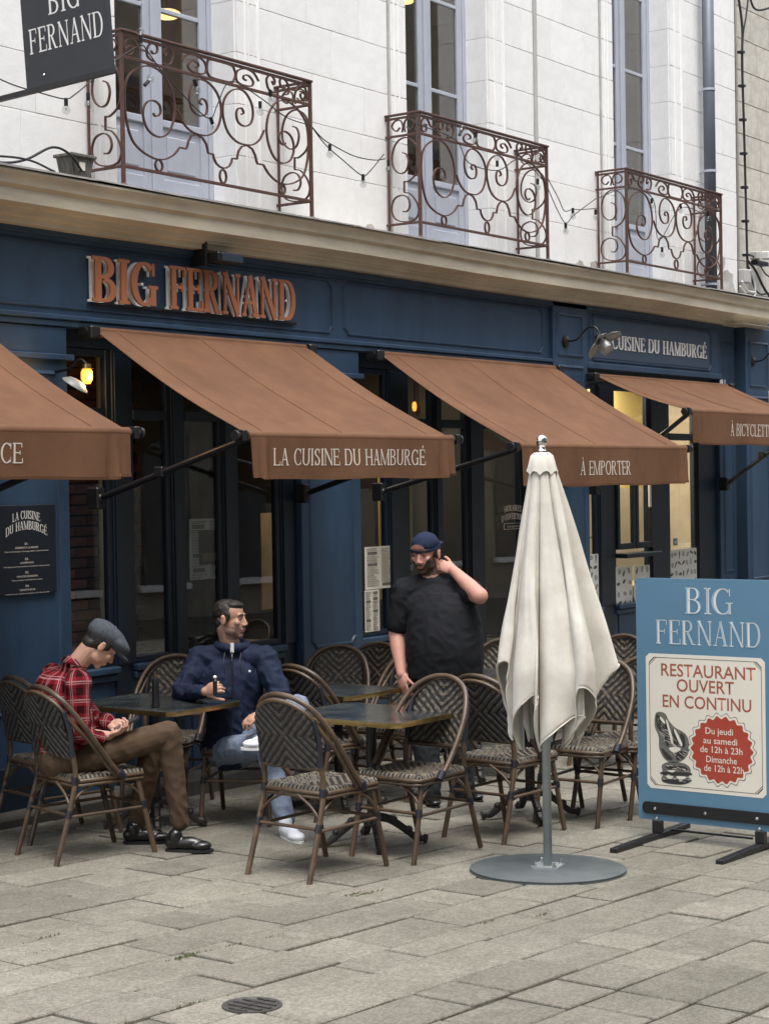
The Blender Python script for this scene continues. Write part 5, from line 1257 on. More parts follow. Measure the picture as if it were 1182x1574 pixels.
festoon([(478, 193, 8.12), (500, 222, 8.1), (527, 246, 8.08), (555, 269, 8.08), (566, 266, 8.1), (590, 237, 8.12)], [(558, 268, 8.08, 0), (507, 222, 8.09, 0), (597, 246, 8.1, 0)], 'lower string of clear bulbs sagging between the first two balconies')
festoon([(478, 193, 8.12), (496, 213, 8.1), (515, 225, 8.1), (545, 240, 8.1), (575, 246, 8.11), (592, 244, 8.12)], [], 'upper slack cord of the string lights between the first two balconies')
festoon([(842, 275, 8.12), (858, 305, 8.1), (867, 324, 8.1), (880, 322, 8.1), (897, 322, 8.1), (918, 320, 8.12)], [(880, 320, 8.1, 0), (915, 322, 8.11, 0)], 'upper string of clear bulbs between the middle and right balconies')
festoon([(842, 290, 8.12), (856, 322, 8.1), (869, 343, 8.1), (880, 332, 8.1), (893, 322, 8.1), (916, 305, 8.12)], [(869, 343, 8.1, 0)], 'lower string of clear bulbs between the middle and right balconies')
festoon([(-20, 112, 8.14), (20, 130, 8.12), (60, 142, 8.1), (100, 152, 8.1), (116, 145, 8.1), (140, 125, 8.12), (175, 95, 8.14)], [(102, 151, 8.1, 0), (136, 143, 8.1, 0)], 'string of clear bulbs running under the hanging black sign')
festoon([(175, 95, 8.06), (215, 70, 8.06), (228, 80, 8.05), (250, 110, 8.05), (300, 165, 8.05), (324, 182, 8.05), (335, 160, 8.05), (355, 125, 8.05), (400, 150, 8.05), (440, 180, 8.06), (478, 193, 8.1)], [(217, 66, 8.04, PI), (223, 131, 8.04, 2.3), (299, 122, 8.04, .4), (324, 180, 8.04, .4), (400, 156, 8.04, 0), (415, 138, 8.04, .2)], 'string of clear bulbs woven along the left balcony railing')
festoon([(640, 190, 8.06), (700, 215, 8.05), (720, 250, 8.05), (765, 262, 8.05), (800, 245, 8.06), (842, 285, 8.1)], [(706, 208, 8.04, 2.6), (764, 256, 8.04, PI), (730, 203, 8.04, 0), (826, 275, 8.04, 0)], 'string of clear bulbs woven along the middle balcony railing')
festoon([(918, 305, 8.06), (960, 290, 8.05), (1003, 305, 8.05), (1012, 370, 8.05), (1045, 320, 8.06), (1085, 330, 8.08)], [(1001, 305, 8.04, 0), (1017, 380, 8.04, 0), (1045, 313, 8.04, .3), (1087, 325, 8.04, .2)], 'string of clear bulbs woven along the right balcony railing')

# menu board on the left pilaster
M_DKB = node_mat('dark_menu_board', (.006, .011, .020), .5)
a, b_ = atY(-55, 775, 8.31), atY(88, 913, 8.31); z1, z0 = atY(44, 776, 8.31).z, atY(44, 913, 8.31).z
x0, x1 = b_.x - .50, b_.x
mb_ = thing('menu_board', 'dark wall board lettered LA CUISINE DU HAMBURGÉ on the left navy pilaster', 'menu board', ((x0+x1)/2, 8.31, (z0+z1)/2))
m = MB(); m.cbox((x0, 8.306, z0), (x1, 8.329, z1), .004); m.build('board', M_DKB, mb_)
xc = (x0 + x1)/2
def archw(X, Z): return X, Z - .26*X*X*1.1
def arched(text, z, w, h):
    ms = {}
    def wp(X, Z): return X, Z - 1.5*X*X
    letters(lambda i: ms.setdefault(i, MB()), text, (xc, 8.3052, z), (1, 0, 0), (0, 0, 1), h, T=.17, H=.06, SF=.07, gap=.08, center=True, sx=w, warp=wp)
    for q in ms.values(): q.build('board_letter', M_WHITE, mb_)
arched('LA CUISINE', z1 - .085, .66, .050); arched('DU HAMBURGÉ', z1 - .150, .70, .052)
zt = z1 - .245
for i, (ttl, l1, l2) in enumerate((('01.', 'ASSEMBLÉS À LA MINUTE', 'Pain du boulanger, fromage affiné, viande fraîche'), ('02.', 'COUPÉS MAIN', 'Des légumes frais choisis et préparés chaque jour'), ('03.', 'SAUCES MAISON', 'Nos recettes cuisinées sur place'), ('04.', 'VIANDE FRAÎCHE', 'Hachée sur place et saisie à la demande'))):
    for s, h, w, dz in ((ttl, .014, .030, 0), (l1, .011, (.19, .11, .17, .13)[i], -.022), (l2, .007, (.36, .38, .25, .36)[i], -.042)):
        sans(s, (xc, 8.3055, zt + dz), (1, 0, 0), (0, 0, 1), h, M_LETW, 'board_text', mb_, width=w, bold=.01)
    zt -= .083 if i else .093
# papers on the glass of the middle bay
def paper(x0, x1, z0, z1, Y, lab, mat=M_CREAM, seed=1, blocks_=True, name='menu_sheet', cat='menu'):
    t = thing(name, lab, cat, ((x0+x1)/2, Y, (z0+z1)/2)); m = MB(); m.box((x0, Y, z0), (x1, Y + .002, z1)); m.build('sheet', mat, t)
    rr = random.Random(seed); m = MB(); w, h = x1-x0, z1-z0; cols = 2
    for c in range(cols):
        z = z1 - .04*h
        while z > z0 + .05*h:
            xa = x0 + w*(.06 + c*.48); k = rr.random()
            if k < .12 and blocks_: m.box((xa + .02*w, Y - .0008, z - .07*h), (xa + .34*w, Y - .0001, z)); z -= .09*h
            elif k < .3: m.box((xa, Y - .0008, z - .014*h), (xa + rr.uniform(.2, .4)*w, Y - .0001, z)); z -= .028*h
            else:
                for _ in range(3):
                    m.box((xa, Y - .0008, z - .005*h), (xa + rr.uniform(.22, .42)*w, Y - .0001, z)); z -= .014*h
                z -= .008*h
    tag(m.build('print', M_INK2, t), kind='stuff'); return t
YP = 8.402
g0, g1 = atY(557, 842, YP), atY(608, 905, YP)
paper(g0.x + .03, g1.x, atY(580, 905, YP).z, atY(580, 840, YP).z, YP, 'large printed menu taped to the glass left of the standing man', seed=3)
g0, g1 = atY(557, 908, YP), atY(584, 971, YP)
paper(g0.x + .03, g1.x, atY(570, 971, YP).z, atY(570, 907, YP).z, YP, 'narrow printed menu sheet taped below the larger one', seed=5)
M_POST = node_mat('dull_grey_poster', (.50, .50, .46), .7, vary=.15, nscale=6)
a, b_ = atY(291, 797, 8.443), atY(350, 890, 8.443)
t = paper(a.x, b_.x, atY(320, 890, 8.443).z, atY(320, 797, 8.443).z, 8.443, 'grey poster with a dark square behind the window, above the jacketed man', M_POST, seed=8, name='poster', cat='poster')
m = MB(); a2, b2 = atY(306, 815, 8.44), atY(343, 866, 8.44); m.box((a2.x, 8.4395, b2.z), (b2.x, 8.4415, a2.z)); m.build('dark_square', M_CHALK, t)
m = MB(); m.box((a2.x + .03, 8.437, b2.z + .02), (b2.x - .03, 8.4385, b2.z + .08)); m.build('yellow_band', node_mat('dull_yellow', (.16, .13, .05), .7), t)
# opening hours on the door glass
ho = atY(788, 785, 8.40); t = thing('opening_hours_lettering', 'white curved lettering HORAIRES D’OUVERTURE on the door glass beside the parasol', 'lettering', (ho.x, 8.40, ho.z))
ms = {}
def lw_(text, zc, h, w, curve):
    letters(lambda i: ms.setdefault((text, i), MB()), text, (ho.x, 8.3998, zc), (1, 0, 0), (0, 0, 1), h, T=.2, H=.09, SF=.05, gap=.10, center=True, sx=w, warp=lambda X, Z: (X, Z - curve*X*X))
lw_('HORAIRES', ho.z - .0, .052, .85, .7); lw_("D'OUVERTURE", ho.z - .072, .052, .80, .8)
for q in ms.values(): q.build('glass_letter', M_LETW, t)
m = MB(); m.bar([(ho.x - .15, 8.399, ho.z - .16), (ho.x + .15, 8.399, ho.z - .16), (ho.x + .15, 8.399, ho.z - .11), (ho.x - .15, 8.399, ho.z - .11)], .003, .006, up=(0, -1, 0), closed=True); m.build('box_outline', M_LETW, t)
sans('TOUS LES JOURS', (ho.x, 8.399, ho.z - .146), (1, 0, 0), (0, 0, 1), .016, M_LETW, 'small_text', t, width=.2)
# vegetable patterned privacy panels of the take-away window
def veg(x0, x1, z0, z1, lab, seed):
    Y = 8.404; t = thing('patterned_panel', lab, 'window panel', ((x0+x1)/2, Y, (z0+z1)/2), group='vegetable print window panels'); m = MB(); m.box((x0, Y, z0), (x1, Y + .002, z1)); m.build('sheet', M_WHITE, t)
    rr = random.Random(seed); m = MB(); nx = max(3, int((x1-x0)/.085)); nz = max(3, int((z1-z0)/.085))
    for i in range(nx):
        for j in range(nz):
            cx, cz = x0 + (i + .5 + rr.uniform(-.15, .15))*(x1-x0)/nx, z0 + (j + .5 + rr.uniform(-.15, .15))*(z1-z0)/nz; a = rr.uniform(0, PI); kind = rr.choice('clto')
            c, s = math.cos(a)*1.25, math.sin(a)*1.25
            if kind == 'c': pl = [(-.034, -.004), (.02, -.012), (.034, 0), (.02, .012), (-.034, .004)]
            elif kind == 'l': pl = [(-.03, 0), (-.01, -.014), (.018, -.012), (.03, 0), (.012, .010), (-.012, .012)]
            elif kind == 't': pl = [(.02*math.cos(k), .02*math.sin(k)) for k in [i2*PI/5 for i2 in range(10)]]
            else: pl = [(.026*math.cos(k), .015*math.sin(k)) for k in [i2*PI/5 for i2 in range(10)]]
            P = [(cx + (px*c - py*s), cz + (px*s + py*c)) for px, py in pl]
            P = [(min(max(px, x0 + .004), x1 - .004), min(max(pz, z0 + .004), z1 - .004)) for px, pz in P]
            n = len(P); I = [(cx + (px - cx)*.62, cz + (pz - cz)*.62) for px, pz in P]
            if kind in 'to': m.add([(px, Y - .0006, pz) for px, pz in P + I], [(k, (k+1) % n, n + (k+1) % n, n + k) for k in range(n)]); m.add([(cx + (px-cx)*.3, Y - .0006, cz + (pz-cz)*.3) for px, pz in P], [tuple(range(n))])
            else: m.add([(px, Y - .0006, pz) for px, pz in P], [tuple(range(n))])
    tag(m.build('vegetable_print', node_mat('soft_black_print', (.09, .09, .085), .7), t), kind='stuff')
def zr(px, py0, py1): return atY(px, py1, 8.404).z, atY(px, py0, 8.404).z
for (x0, x1, zz_, lab, sd) in ((14.86, 15.16, zr(920, 851, 935), 'vegetable print panel under the row of amber bottles', 1), (15.50, 15.83, zr(968, 870, 935), 'vegetable print panel under the casement, beside the blue board', 2), (15.87, 16.20, zr(998, 868, 930), 'vegetable print panel under the casement, smaller right one', 3), (16.64, 17.25, zr(1055, 843, 930), 'vegetable print panel at the right end window, widest of the four', 4)):
    veg(x0, x1, zz_[0], zz_[1], lab, sd)
for i, (px, py) in enumerate(((933, 837), (1037, 833))):
    q = atY(px, py, 8.394); t = thing('blue_sticker', ['small blue sticker beside the amber bottles', 'small blue sticker at the edge of the right end window'][i], 'sticker', q, group='blue window stickers'); m = MB(); m.box((q.x - .045, 8.39, q.z - .035), (q.x + .045, 8.394, q.z + .035)); m.build('sticker_sheet', M_SKYB, t); m = MB(); m.box((q.x - .02, 8.3885, q.z - .015), (q.x + .02, 8.3895, q.z + .015)); m.build('white_mark', M_WHITE, t)
# big black letters on the mustard wall
fr_ = thing('wall_lettering', 'black letters FRAIS painted on the mustard kitchen wall', 'lettering', (17.6, 9.7, 1.9))
a = atY(953, 808, 9.74); sans('FRAIS', (a.x + .62, 9.742, a.z), (1, 0, 0), (0, 0, 1), .27, M_INK, 'painted_word', fr_, width=1.3, bold=.03)
m = MB(); c = atY(962, 745, 9.74); m.lathe([(.20, .002), (.215, .003), (.23, .002)], (c.x, 9.745, c.z), 36, (0, -1, 0)); m.build('painted_ring', M_INK, fr_)
# fittings at the right end
q = atY(1111, 592, 8.335); t = thing('white_sticker', 'small white warning sticker on the narrow navy pilaster', 'sticker', q); m = MB(); m.box((q.x - .08, 8.334, q.z - .05), (q.x + .05, 8.338, q.z + .06)); m.build('sticker_sheet', M_WHITE, t); m = MB(); m.box((q.x - .02, 8.3325, q.z - .045), (q.x + .04, 8.3335, q.z - .0)); m.build('red_mark', M_RED, t)
q = atY(1172, 560, 8.27); t = thing('white_conduit', 'thin white conduit pipe beside the last navy pilaster', 'pipe', (18.88, 8.27, 2.4)); m = MB(); m.tube([(18.88, 8.25, 2.95), (18.88, 8.25, 3.60)], .022, 10); m.build('conduit', M_WHITE, t, smooth=True)
t = thing('junction_box', 'cream plastic junction box under the white conduit', 'junction box', (18.86, 8.22, 2.82)); m = MB(); m.cbox((18.74, 8.19, 2.72), (18.96, 8.25, 2.94), .008); m.build('box_body', M_CREAM, t); m = MB(); m.cbox((18.83, 8.184, 2.74), (18.85, 8.1895, 2.92), .001); m.build('box_seam', M_FIL, t)
t = thing('cable_bundle', 'tangle of black and grey cables with small boxes beside the right balcony', 'cables', (18.6, 8.4, 4.1))
rr = random.Random(4)
base = [[(1132, -20), (1140, 40), (1140, 100), (1143, 200), (1146, 320), (1148, 400), (1150, 430)], [(1150, -10), (1146, 25), (1141, 60), (1141, 120)], [(1148, 400), (1160, 415), (1172, 440), (1182, 455), (1195, 465)], [(1150, 410), (1158, 440), (1168, 452), (1185, 450)], [(1148, 390), (1162, 398), (1175, 420), (1190, 430)], [(1150, -10), (1160, 14), (1182, 12), (1200, 0)]]
for i, pl in enumerate(base):
    m = MB(); m.tube(smooth_path([atY(x, y, 8.40) for x, y in pl], 6), (.014, .010, .014, .010, .008, .012)[i], 8); m.build('cable', M_CORDB, t)
for i, pl in enumerate(([(1137, 440), (1145, 452), (1152, 458), (1160, 452), (1158, 430), (1152, 415)], [(1140, 432), (1148, 446), (1160, 450)])):
    m = MB(); m.tube(smooth_path([atY(x, y, 8.36) for x, y in pl], 6), .010, 8); m.build('grey_cable', M_WHITE, t)
for (x, y, w, h, mt) in ((1142, 425, .16, .15, M_FIL), (1158, 393, .10, .09, M_FIL), (1176, 393, .12, .09, M_WHITE), (1165, 405, .30, .05, M_BLACK)):
    q = atY(x, y, 8.42); m = MB(); m.cbox((q.x - w/2, 8.36, q.z - h/2), (q.x + w/2, 8.45, q.z + h/2), .01); m.build('cable_box', mt, t)
for k in range(7):
    q = atY(1139 + k*1.3, 80 + k*52, 8.40); m = MB(); m.cbox((q.x - .03, 8.37, q.z - .014), (q.x + .03, 8.44, q.z + .014), .004); m.build('cable_clip', M_BLACK, t)
# small dark bottle/pepper mill on the shared table, tabletop ashtray
zt_ = gz(7.96, 7.42) + .746
q = atG(240, 1086, .745); t = thing('pepper_mill', 'dark cylindrical pepper mill on the table the seated men share', 'pepper mill', q); m = MB(); m.lathe([(0, 0), (.026, 0), (.024, .02), (.019, .06), (.022, .10), (.019, .12), (.022, .14), (.015, .165), (0, .17)], q, 16); m.build('mill_body', M_BLACK, t, smooth=40); m = MB(); m.lathe([(0, .168), (.006, .17), (.006, .182), (0, .185)], q, 8); m.build('knob', M_BRASS, t)
# ------------------------------------------------------------------ people
import numpy as np
def PP(px, py, dep): return CAMP + ray(px, py) * (dep / FPX)
SR = SX; SU = Vector((0, 0, 1)); SD_ = DD                  # screen right, up, away
def V3(r, u, a): return (SR*r + SU*u + DD*a).normalized()
def frustum(mb, a, b, ra, rb, seg=16):
    a, b = Vector(a), Vector(b); d = b - a
    if d.length < 1e-5: mb.sphere(a, ra); return
    n = 6; mb.tube([a.lerp(b, i/n) for i in range(n+1)], 1.0, seg, scales=[ra + (rb-ra)*i/n for i in range(n+1)])
    mb.sphere(a, ra, 16, 10); mb.sphere(b, rb, 16, 10)
def ell(mb, c, r, frame=None): mb.sphere(c, 1, 24, 16, r, frame)
def blob(name, mb, voxel, mat, parent, smooth=3, disp=None, facemat=None, uvbones=None, local=False):
    off = wloc(parent)
    me = bpy.data.meshes.new('tmp'); me.from_pydata([v - off for v in mb.v], [], mb.f)
    bm = bmesh.new(); bm.from_mesh(me); bmesh.ops.recalc_face_normals(bm, faces=bm.faces); bm.to_mesh(me); bm.free()
    t = bpy.data.objects.new('tmp', me); S.collection.objects.link(t)
    r = t.modifiers.new('r', 'REMESH'); r.mode = 'VOXEL'; r.voxel_size = voxel
    s = t.modifiers.new('s', 'SMOOTH'); s.factor = .5; s.iterations = smooth
    dg = bpy.context.evaluated_depsgraph_get(); out = bpy.data.meshes.new_from_object(t.evaluated_get(dg)); bpy.data.objects.remove(t); bpy.data.meshes.remove(me)
    out.name = name
    if disp:
        n = len(out.vertices); co = np.empty(n*3, 'f'); no = np.empty(n*3, 'f'); out.vertices.foreach_get('co', co); out.vertices.foreach_get('normal', no)
        co = co.reshape(-1, 3); no = no.reshape(-1, 3)
        for i in range(n): co[i] += no[i]*disp(Vector(co[i]) + off, Vector(no[i]))
        out.vertices.foreach_set('co', co.ravel())
    out.materials.clear()
    for m in (mat if isinstance(mat, (list, tuple)) else [mat]): out.materials.append(m)
    if facemat: out.polygons.foreach_set('material_index', [facemat(p.center + off) for p in out.polygons])
    if uvbones:
        n = len(out.vertices); co = np.empty(n*3, 'f'); out.vertices.foreach_get('co', co); co = co.reshape(-1, 3) + np.array(off)
        best = np.full(n, 1e9); uv = np.zeros((n, 2)); acc = 0
        for (a, b, rr, ref) in uvbones:
            a_, b_ = np.array(a), np.array(b); d = b_ - a_; L_ = np.linalg.norm(d); d = d/L_; rel = co - a_; t_ = np.clip(rel @ d, 0, L_); q = rel - np.outer(t_, d); dist = np.linalg.norm(q, axis=1)/rr
            ref = np.array(ref); ref = ref - d*(ref @ d); ref /= np.linalg.norm(ref); sd = np.cross(d, ref); an = np.arctan2(q @ sd, q @ ref)
            k = dist < best; best[k] = dist[k]; uv[k, 0] = an[k]*rr; uv[k, 1] = (rel @ d)[k] + acc; acc += .013
        lay = out.uv_layers.new(name='cloth'); vi = np.empty(len(out.loops), 'i'); out.loops.foreach_get('vertex_index', vi); lay.data.foreach_set('uv', uv[vi].astype('f').ravel())
    out.polygons.foreach_set('use_smooth', [True]*len(out.polygons)); out.update()
    o = bpy.data.objects.new(name, out); S.collection.objects.link(o); o.parent = parent; return o
def skin_mat(name, col):
    m = node_mat(name, col, .52, vary=.10, nscale=14, bump=.15, bscale=220, spec=.35)
    b = m.node_tree.nodes['Principled BSDF']; b.inputs['Subsurface Weight'].default_value = .12; b.inputs['Subsurface Radius'].default_value = (.9, .35, .2); b.inputs['Subsurface Scale'].default_value = .006; return m
M_SK1 = skin_mat('pale_skin', (.52, .30, .22)); M_SK2 = skin_mat('tanned_skin', (.45, .255, .18)); M_SK3 = skin_mat('ruddy_skin', (.54, .275, .215))
M_BEARD = node_mat('dark_beard', (.085, .052, .038), .8, vary=.5, nscale=160, bump=.6, bscale=300)
M_STUB = node_mat('stubble_skin', (.27, .165, .125), .65, vary=.25, nscale=200)
M_HAIR = node_mat('dark_hair', (.016, .012, .010), .55, vary=.5, nscale=120, bump=.8, bscale=160)
M_LIP = node_mat('lip', (.36, .13, .11), .5)
M_EYEW = node_mat('eye_white', (.50, .48, .46), .3); M_EYED = node_mat('dark_iris', (.02, .014, .012), .25)
def frame(f, u):
    f = f.normalized(); r = f.cross(u).normalized(); u = r.cross(f); return Matrix((r, f, u)).transposed()
def head_parts(mb, c, Fm, k=1.0, wide=1.0):
    P = lambda x, y, z: c + Fm @ (Vector((x*wide, y, z))*k)
    E = lambda x, y, z, a, b_, d: ell(mb, P(x, y, z), (a*k*wide, b_*k, d*k), Fm)
    E(0, -.012, .035, .075, .095, .083); E(0, .024, -.028, .060, .070, .085); E(0, .066, -.098, .026, .020, .018); E(0, .05, -.075, .040, .035, .03)
    for s in (-1, 1):
        E(s*.037, .016, -.066, .022, .045, .03); E(s*.041, .066, -.020, .020, .018, .020); E(s*.079, -.010, -.006, .008, .019, .031); E(s*.082, -.013, .012, .007, .014, .012); E(s*.012, .100, -.034, .008, .010, .008)
    frustum(mb, P(0, .084, .018), P(0, .106, -.028), .008*k, .0115*k, 10)
    frustum(mb, P(-.034, .078, .024), P(.034, .078, .024), .012*k, .012*k, 8)
    frustum(mb, P(-.019, .089, -.060), P(.019, .089, -.060), .0065*k, .0065*k, 8); frustum(mb, P(-.015, .087, -.071), P(.015, .087, -.071), .0075*k, .0075*k, 8)
def face_detail(parent, c, Fm, k=1.0, wide=1.0, hair=M_HAIR, closed=False):
    P = lambda x, y, z: c + Fm @ (Vector((x*wide, y, z))*k)
    for s in (-1, 1):
        m = MB(); m.sphere(P(s*.031, .0795, .006), .0105*k, 10, 8, (1.15, .8, .62 if not closed else .3), Fm); e = m.build('eye', M_EYEW, parent, smooth=True)
        m = MB(); m.sphere(P(s*.031 + .001, .0868, .006), .0052*k, 8, 6, (1, .6, 1), Fm); m.build('iris', M_EYED, e, smooth=True)
        m = MB(); p = [P(s*.014, .092, .026), P(s*.030, .0915, .031), P(s*.047, .080, .025)]; m.bar(smooth_path(p, 3), .006*k, .008*k, up=tuple(Fm @ Vector((0, 0, 1)))); m.build('eyebrow', hair, parent)
        m = MB(); p = [P(s*.016, .0855, .010), P(s*.031, .0890, .0145), P(s*.045, .079, .010)]; m.bar(smooth_path(p, 3), .003*k, .004*k, up=tuple(Fm @ Vector((0, 0, 1)))); m.build('eyelid', M_LIP, parent)
def hand(mb, wrist, d, n, side, curl=.5, k=1.0, spread=.06, thumb=.7):
    """d direction to fingers, n palm normal, side +1 when the thumb lies along n x d"""
    d = d.normalized(); n = (n - d*n.dot(d)).normalized(); s = n.cross(d)*side
    F_ = Matrix((s, d, n)).transposed()
    ell(mb, wrist + d*.045*k, (.040*k, .050*k, .017*k), F_); ell(mb, wrist + d*.01*k, (.029*k, .03*k, .020*k), F_)
    ell(mb, wrist + d*.028*k + s*.026*k + n*.008*k, (.018*k, .030*k, .016*k), F_)
    for i, (o, L_) in enumerate(((.030, .070), (.010, .078), (-.010, .072), (-.029, .056))):
        p = wrist + d*(.078 - .004*abs(i-1))*k + s*o*k; a = curl*(.55 + .08*i); dr = d
        for j, fr in enumerate((.45, .32, .23)):
            ang = a*(1 + .5*j) ; dr = (d*math.cos(ang*(j+1)*.8) + n*math.sin(ang*(j+1)*.8) + s*(o*spread*8)).normalized()
            q = p + dr*L_*fr*1.05*k; frustum(mb, p, q, (.0088 - .0008*j)*k, (.0082 - .0009*j)*k, 8); p = q
    p = wrist + d*.030*k + s*.036*k + n*.006*k
    for L_, a in ((.032, .35), (.028, .75), (.022, 1.0)):
        dr = (d*(.75) + s*(.75 - a*.7*thumb) + n*(a*thumb)).normalized(); q = p + dr*L_*k; frustum(mb, p, q, .0100*k, .0088*k, 8); p = q
def wrinkle(amp, sc=(9, 9, 4), seed=0, joints=()):
    def f(p, n):
        v = noise.noise(Vector((p.x*sc[0] + seed, p.y*sc[1], p.z*sc[2] + p.x*3)))
        r = 1 - abs(noise.noise(Vector((p.x*14 + seed, p.y*14, p.z*14 + p.x*6)))*2)
        k = 1.0
        for (j, rad) in joints: k += 1.6*math.exp(-((p - j).length/rad)**2)
        return amp*(v*1.1 + (r - .6)*.7*k)
    return f
def shoe(parent, heel, toe, mat, sole, name='shoe', w=.042, h=.075):
    d = (toe - heel); L_ = d.length; d.normalize(); s = d.cross(SU).normalized(); u = s.cross(d)
    F_ = Matrix((s, d, u)).transposed(); m = MB()
    ell(m, heel + d*.045 + u*.045, (w*.85, .055, .042), F_); ell(m, heel + d*L_*.45 + u*.042, (w*.92, L_*.36, .038), F_); ell(m, heel + d*L_*.74 + u*.030, (w*1.12, L_*.25, .028), F_)
    frustum(m, heel + d*.05 + u*.05, heel + d*.05 + u*.085, .040, .040)
    o = blob(name, m, .005, mat, parent, 6)
    q = MB(); out = []
    for i in range(20):
        a = 2*PI*i/20; x = math.cos(a); y = math.sin(a); ww = w*(1.10 if y > 0 else .88); out.append((x*ww, L_/2 + y*L_*.53))
    q.prism([(x, y) for x, y in out], heel - u*.004, s, d, .016 if (s.cross(d)).dot(u) > 0 else -.016); q.build('sole', sole, o); return o
M_SHOEB = node_mat('black_polished_leather', (.012, .011, .011), .25, vary=.3); M_SOLEB = node_mat('black_sole', (.01, .01, .01), .7)
M_SHOEW = node_mat('white_sneaker', (.72, .74, .78), .5, vary=.08); M_SOLEW = node_mat('white_rubber', (.66, .66, .66), .6)

# plaid
def plaid_mat():
    m = bpy.data.materials.new('red_plaid_flannel'); m.use_nodes = True; nt = m.node_tree; L = nt.links; b = nt.nodes['Principled BSDF']; b.inputs['Roughness'].default_value = .9; b.inputs['Specular IOR Level'].default_value = .15
    uv = nt.nodes.new('ShaderNodeUVMap'); uv.uv_map = 'cloth'; sp = nt.nodes.new('ShaderNodeSeparateXYZ'); L.new(uv.outputs[0], sp.inputs[0])
    def axis(out, per):
        a = nt.nodes.new('ShaderNodeMath'); a.operation = 'DIVIDE'; a.inputs[1].default_value = per; L.new(out, a.inputs[0])
        f = nt.nodes.new('ShaderNodeMath'); f.operation = 'FRACT'; L.new(a.outputs[0], f.inputs[0])
        dark = nt.nodes.new('ShaderNodeValToRGB'); dark.color_ramp.interpolation = 'CONSTANT'; e = dark.color_ramp.elements; e[0].position = 0; e[0].color = (.10, .10, .10, 1); e[1].position = .42; e[1].color = (1, 1, 1, 1); L.new(f.outputs[0], dark.inputs[0])
        wl = nt.nodes.new('ShaderNodeValToRGB'); wl.color_ramp.interpolation = 'CONSTANT'; e = wl.color_ramp.elements; e[0].position = 0; e[0].color = (0, 0, 0, 1); e[1].position = .64; e[1].color = (1, 1, 1, 1)
        for p_, c_ in ((.70, 0), (.78, 1), (.82, 0)): q = e.new(p_); q.color = (c_, c_, c_, 1)
        L.new(f.outputs[0], wl.inputs[0]); return dark.outputs[0], wl.outputs[0]
    d1, w1 = axis(sp.outputs[0], .088); d2, w2 = axis(sp.outputs[1], .098)
    av = nt.nodes.new('ShaderNodeMixRGB'); av.blend_type = 'MIX'; av.inputs[0].default_value = .5; L.new(d1, av.inputs[1]); L.new(d2, av.inputs[2])
    mu = nt.nodes.new('ShaderNodeMixRGB'); mu.blend_type = 'MULTIPLY'; mu.inputs[0].default_value = 1; mu.inputs[1].default_value = (.21, .011, .019, 1); L.new(av.outputs[0], mu.inputs[2])
    ws_ = nt.nodes.new('ShaderNodeMixRGB'); ws_.blend_type = 'LIGHTEN'; ws_.inputs[0].default_value = 1; L.new(w1, ws_.inputs[1]); L.new(w2, ws_.inputs[2])
    k = nt.nodes.new('ShaderNodeMath'); k.operation = 'MULTIPLY'; k.inputs[1].default_value = .42; L.new(ws_.outputs[0], k.inputs[0])
    fin = nt.nodes.new('ShaderNodeMixRGB'); L.new(k.outputs[0], fin.inputs[0]); L.new(mu.outputs[0], fin.inputs[1]); fin.inputs[2].default_value = (.50, .40, .40, 1)
    L.new(fin.outputs[0], b.inputs['Base Color']); return m
M_PLAID = plaid_mat()
M_BROWN = node_mat('brown_cotton_trousers', (.085, .056, .036), .9, vary=.2, nscale=8, bump=.2, bscale=300, spec=.15)
M_TWEED = node_mat('grey_tweed', (.10, .11, .125), .95, col2=(.04, .045, .053), nscale=150, bump=.6, bscale=220, contrast=(.35, .65), spec=.1)

# --- man in the plaid shirt
D1 = 9.95
hip = PP(110, 1168, D1)
pz = thing('person', 'seated man in a red plaid shirt and grey flat cap looking down at his phone', 'person', (hip.x, hip.y, gz(hip.x, hip.y)))
f1 = V3(.86, 0, .50); lat = V3(.50, 0, -.86)                      # facing; towards his right side
chest = PP(96, 1088, D1); nb_ = PP(108, 1030, D1 - .02)
shR = nb_ - SU*.060 + lat*.165 - SR*.02; shL = nb_ - SU*.050 - lat*.165 - SR*.03
elR = PP(122, 1128, 9.76); wrR = PP(168, 1131, 9.86); elL = PP(146, 1108, 10.06); wrL = PP(170, 1112, 9.98)
hc = PP(156, 992, 9.93); hf = V3(.66, -.70, .27); hu = V3(.66, .72, .2); HF = frame(hf, hu)
hR = hip + lat*.085; hL = hip - lat*.09; knR = PP(259, 1128, 9.98); anR = PP(276, 1256, 10.02); knL = PP(238, 1136, 10.22); anL = PP(210, 1266, 10.3)
m = MB(); head_parts(m, hc, HF, .96)
frustum(m, hc + HF @ Vector((0, -.035, -.055)), nb_ - SU*.02, .055, .060); frustum(m, hip, chest, .10, .11); frustum(m, chest, nb_ - SU*.03, .11, .06)
for a, b_, c_, r_ in ((shR, elR, wrR, 1), (shL, elL, wrL, 1)): frustum(m, nb_ - SU*.06, a, .055, .05); frustum(m, a, b_, .043, .034); frustum(m, b_, c_, .036, .025)
hand(m, wrR, V3(.85, .35, -.1), V3(-.3, .9, .2), 1, .75, .98); hand(m, wrL, V3(.75, -.1, -.35), V3(.2, .5, -.8), -1, .8, .98)
for a, b_, c_ in ((hR, knR, anR), (hL, knL, anL)): frustum(m, a, b_, .06, .045); frustum(m, b_, c_, .042, .032)
blob('body', m, .0042, [M_SK1, M_STUB], pz, 2)
face_detail(pz, hc, HF, .96, closed=True)
m = MB()    # hair at the nape and sides under the cap
Ph = lambda x, y, z: hc + HF @ Vector((x, y, z))
ell(m, Ph(0, -.022, .030), (.080, .094, .080), HF); ell(m, Ph(0, -.055, -.030), (.062, .048, .045), HF)
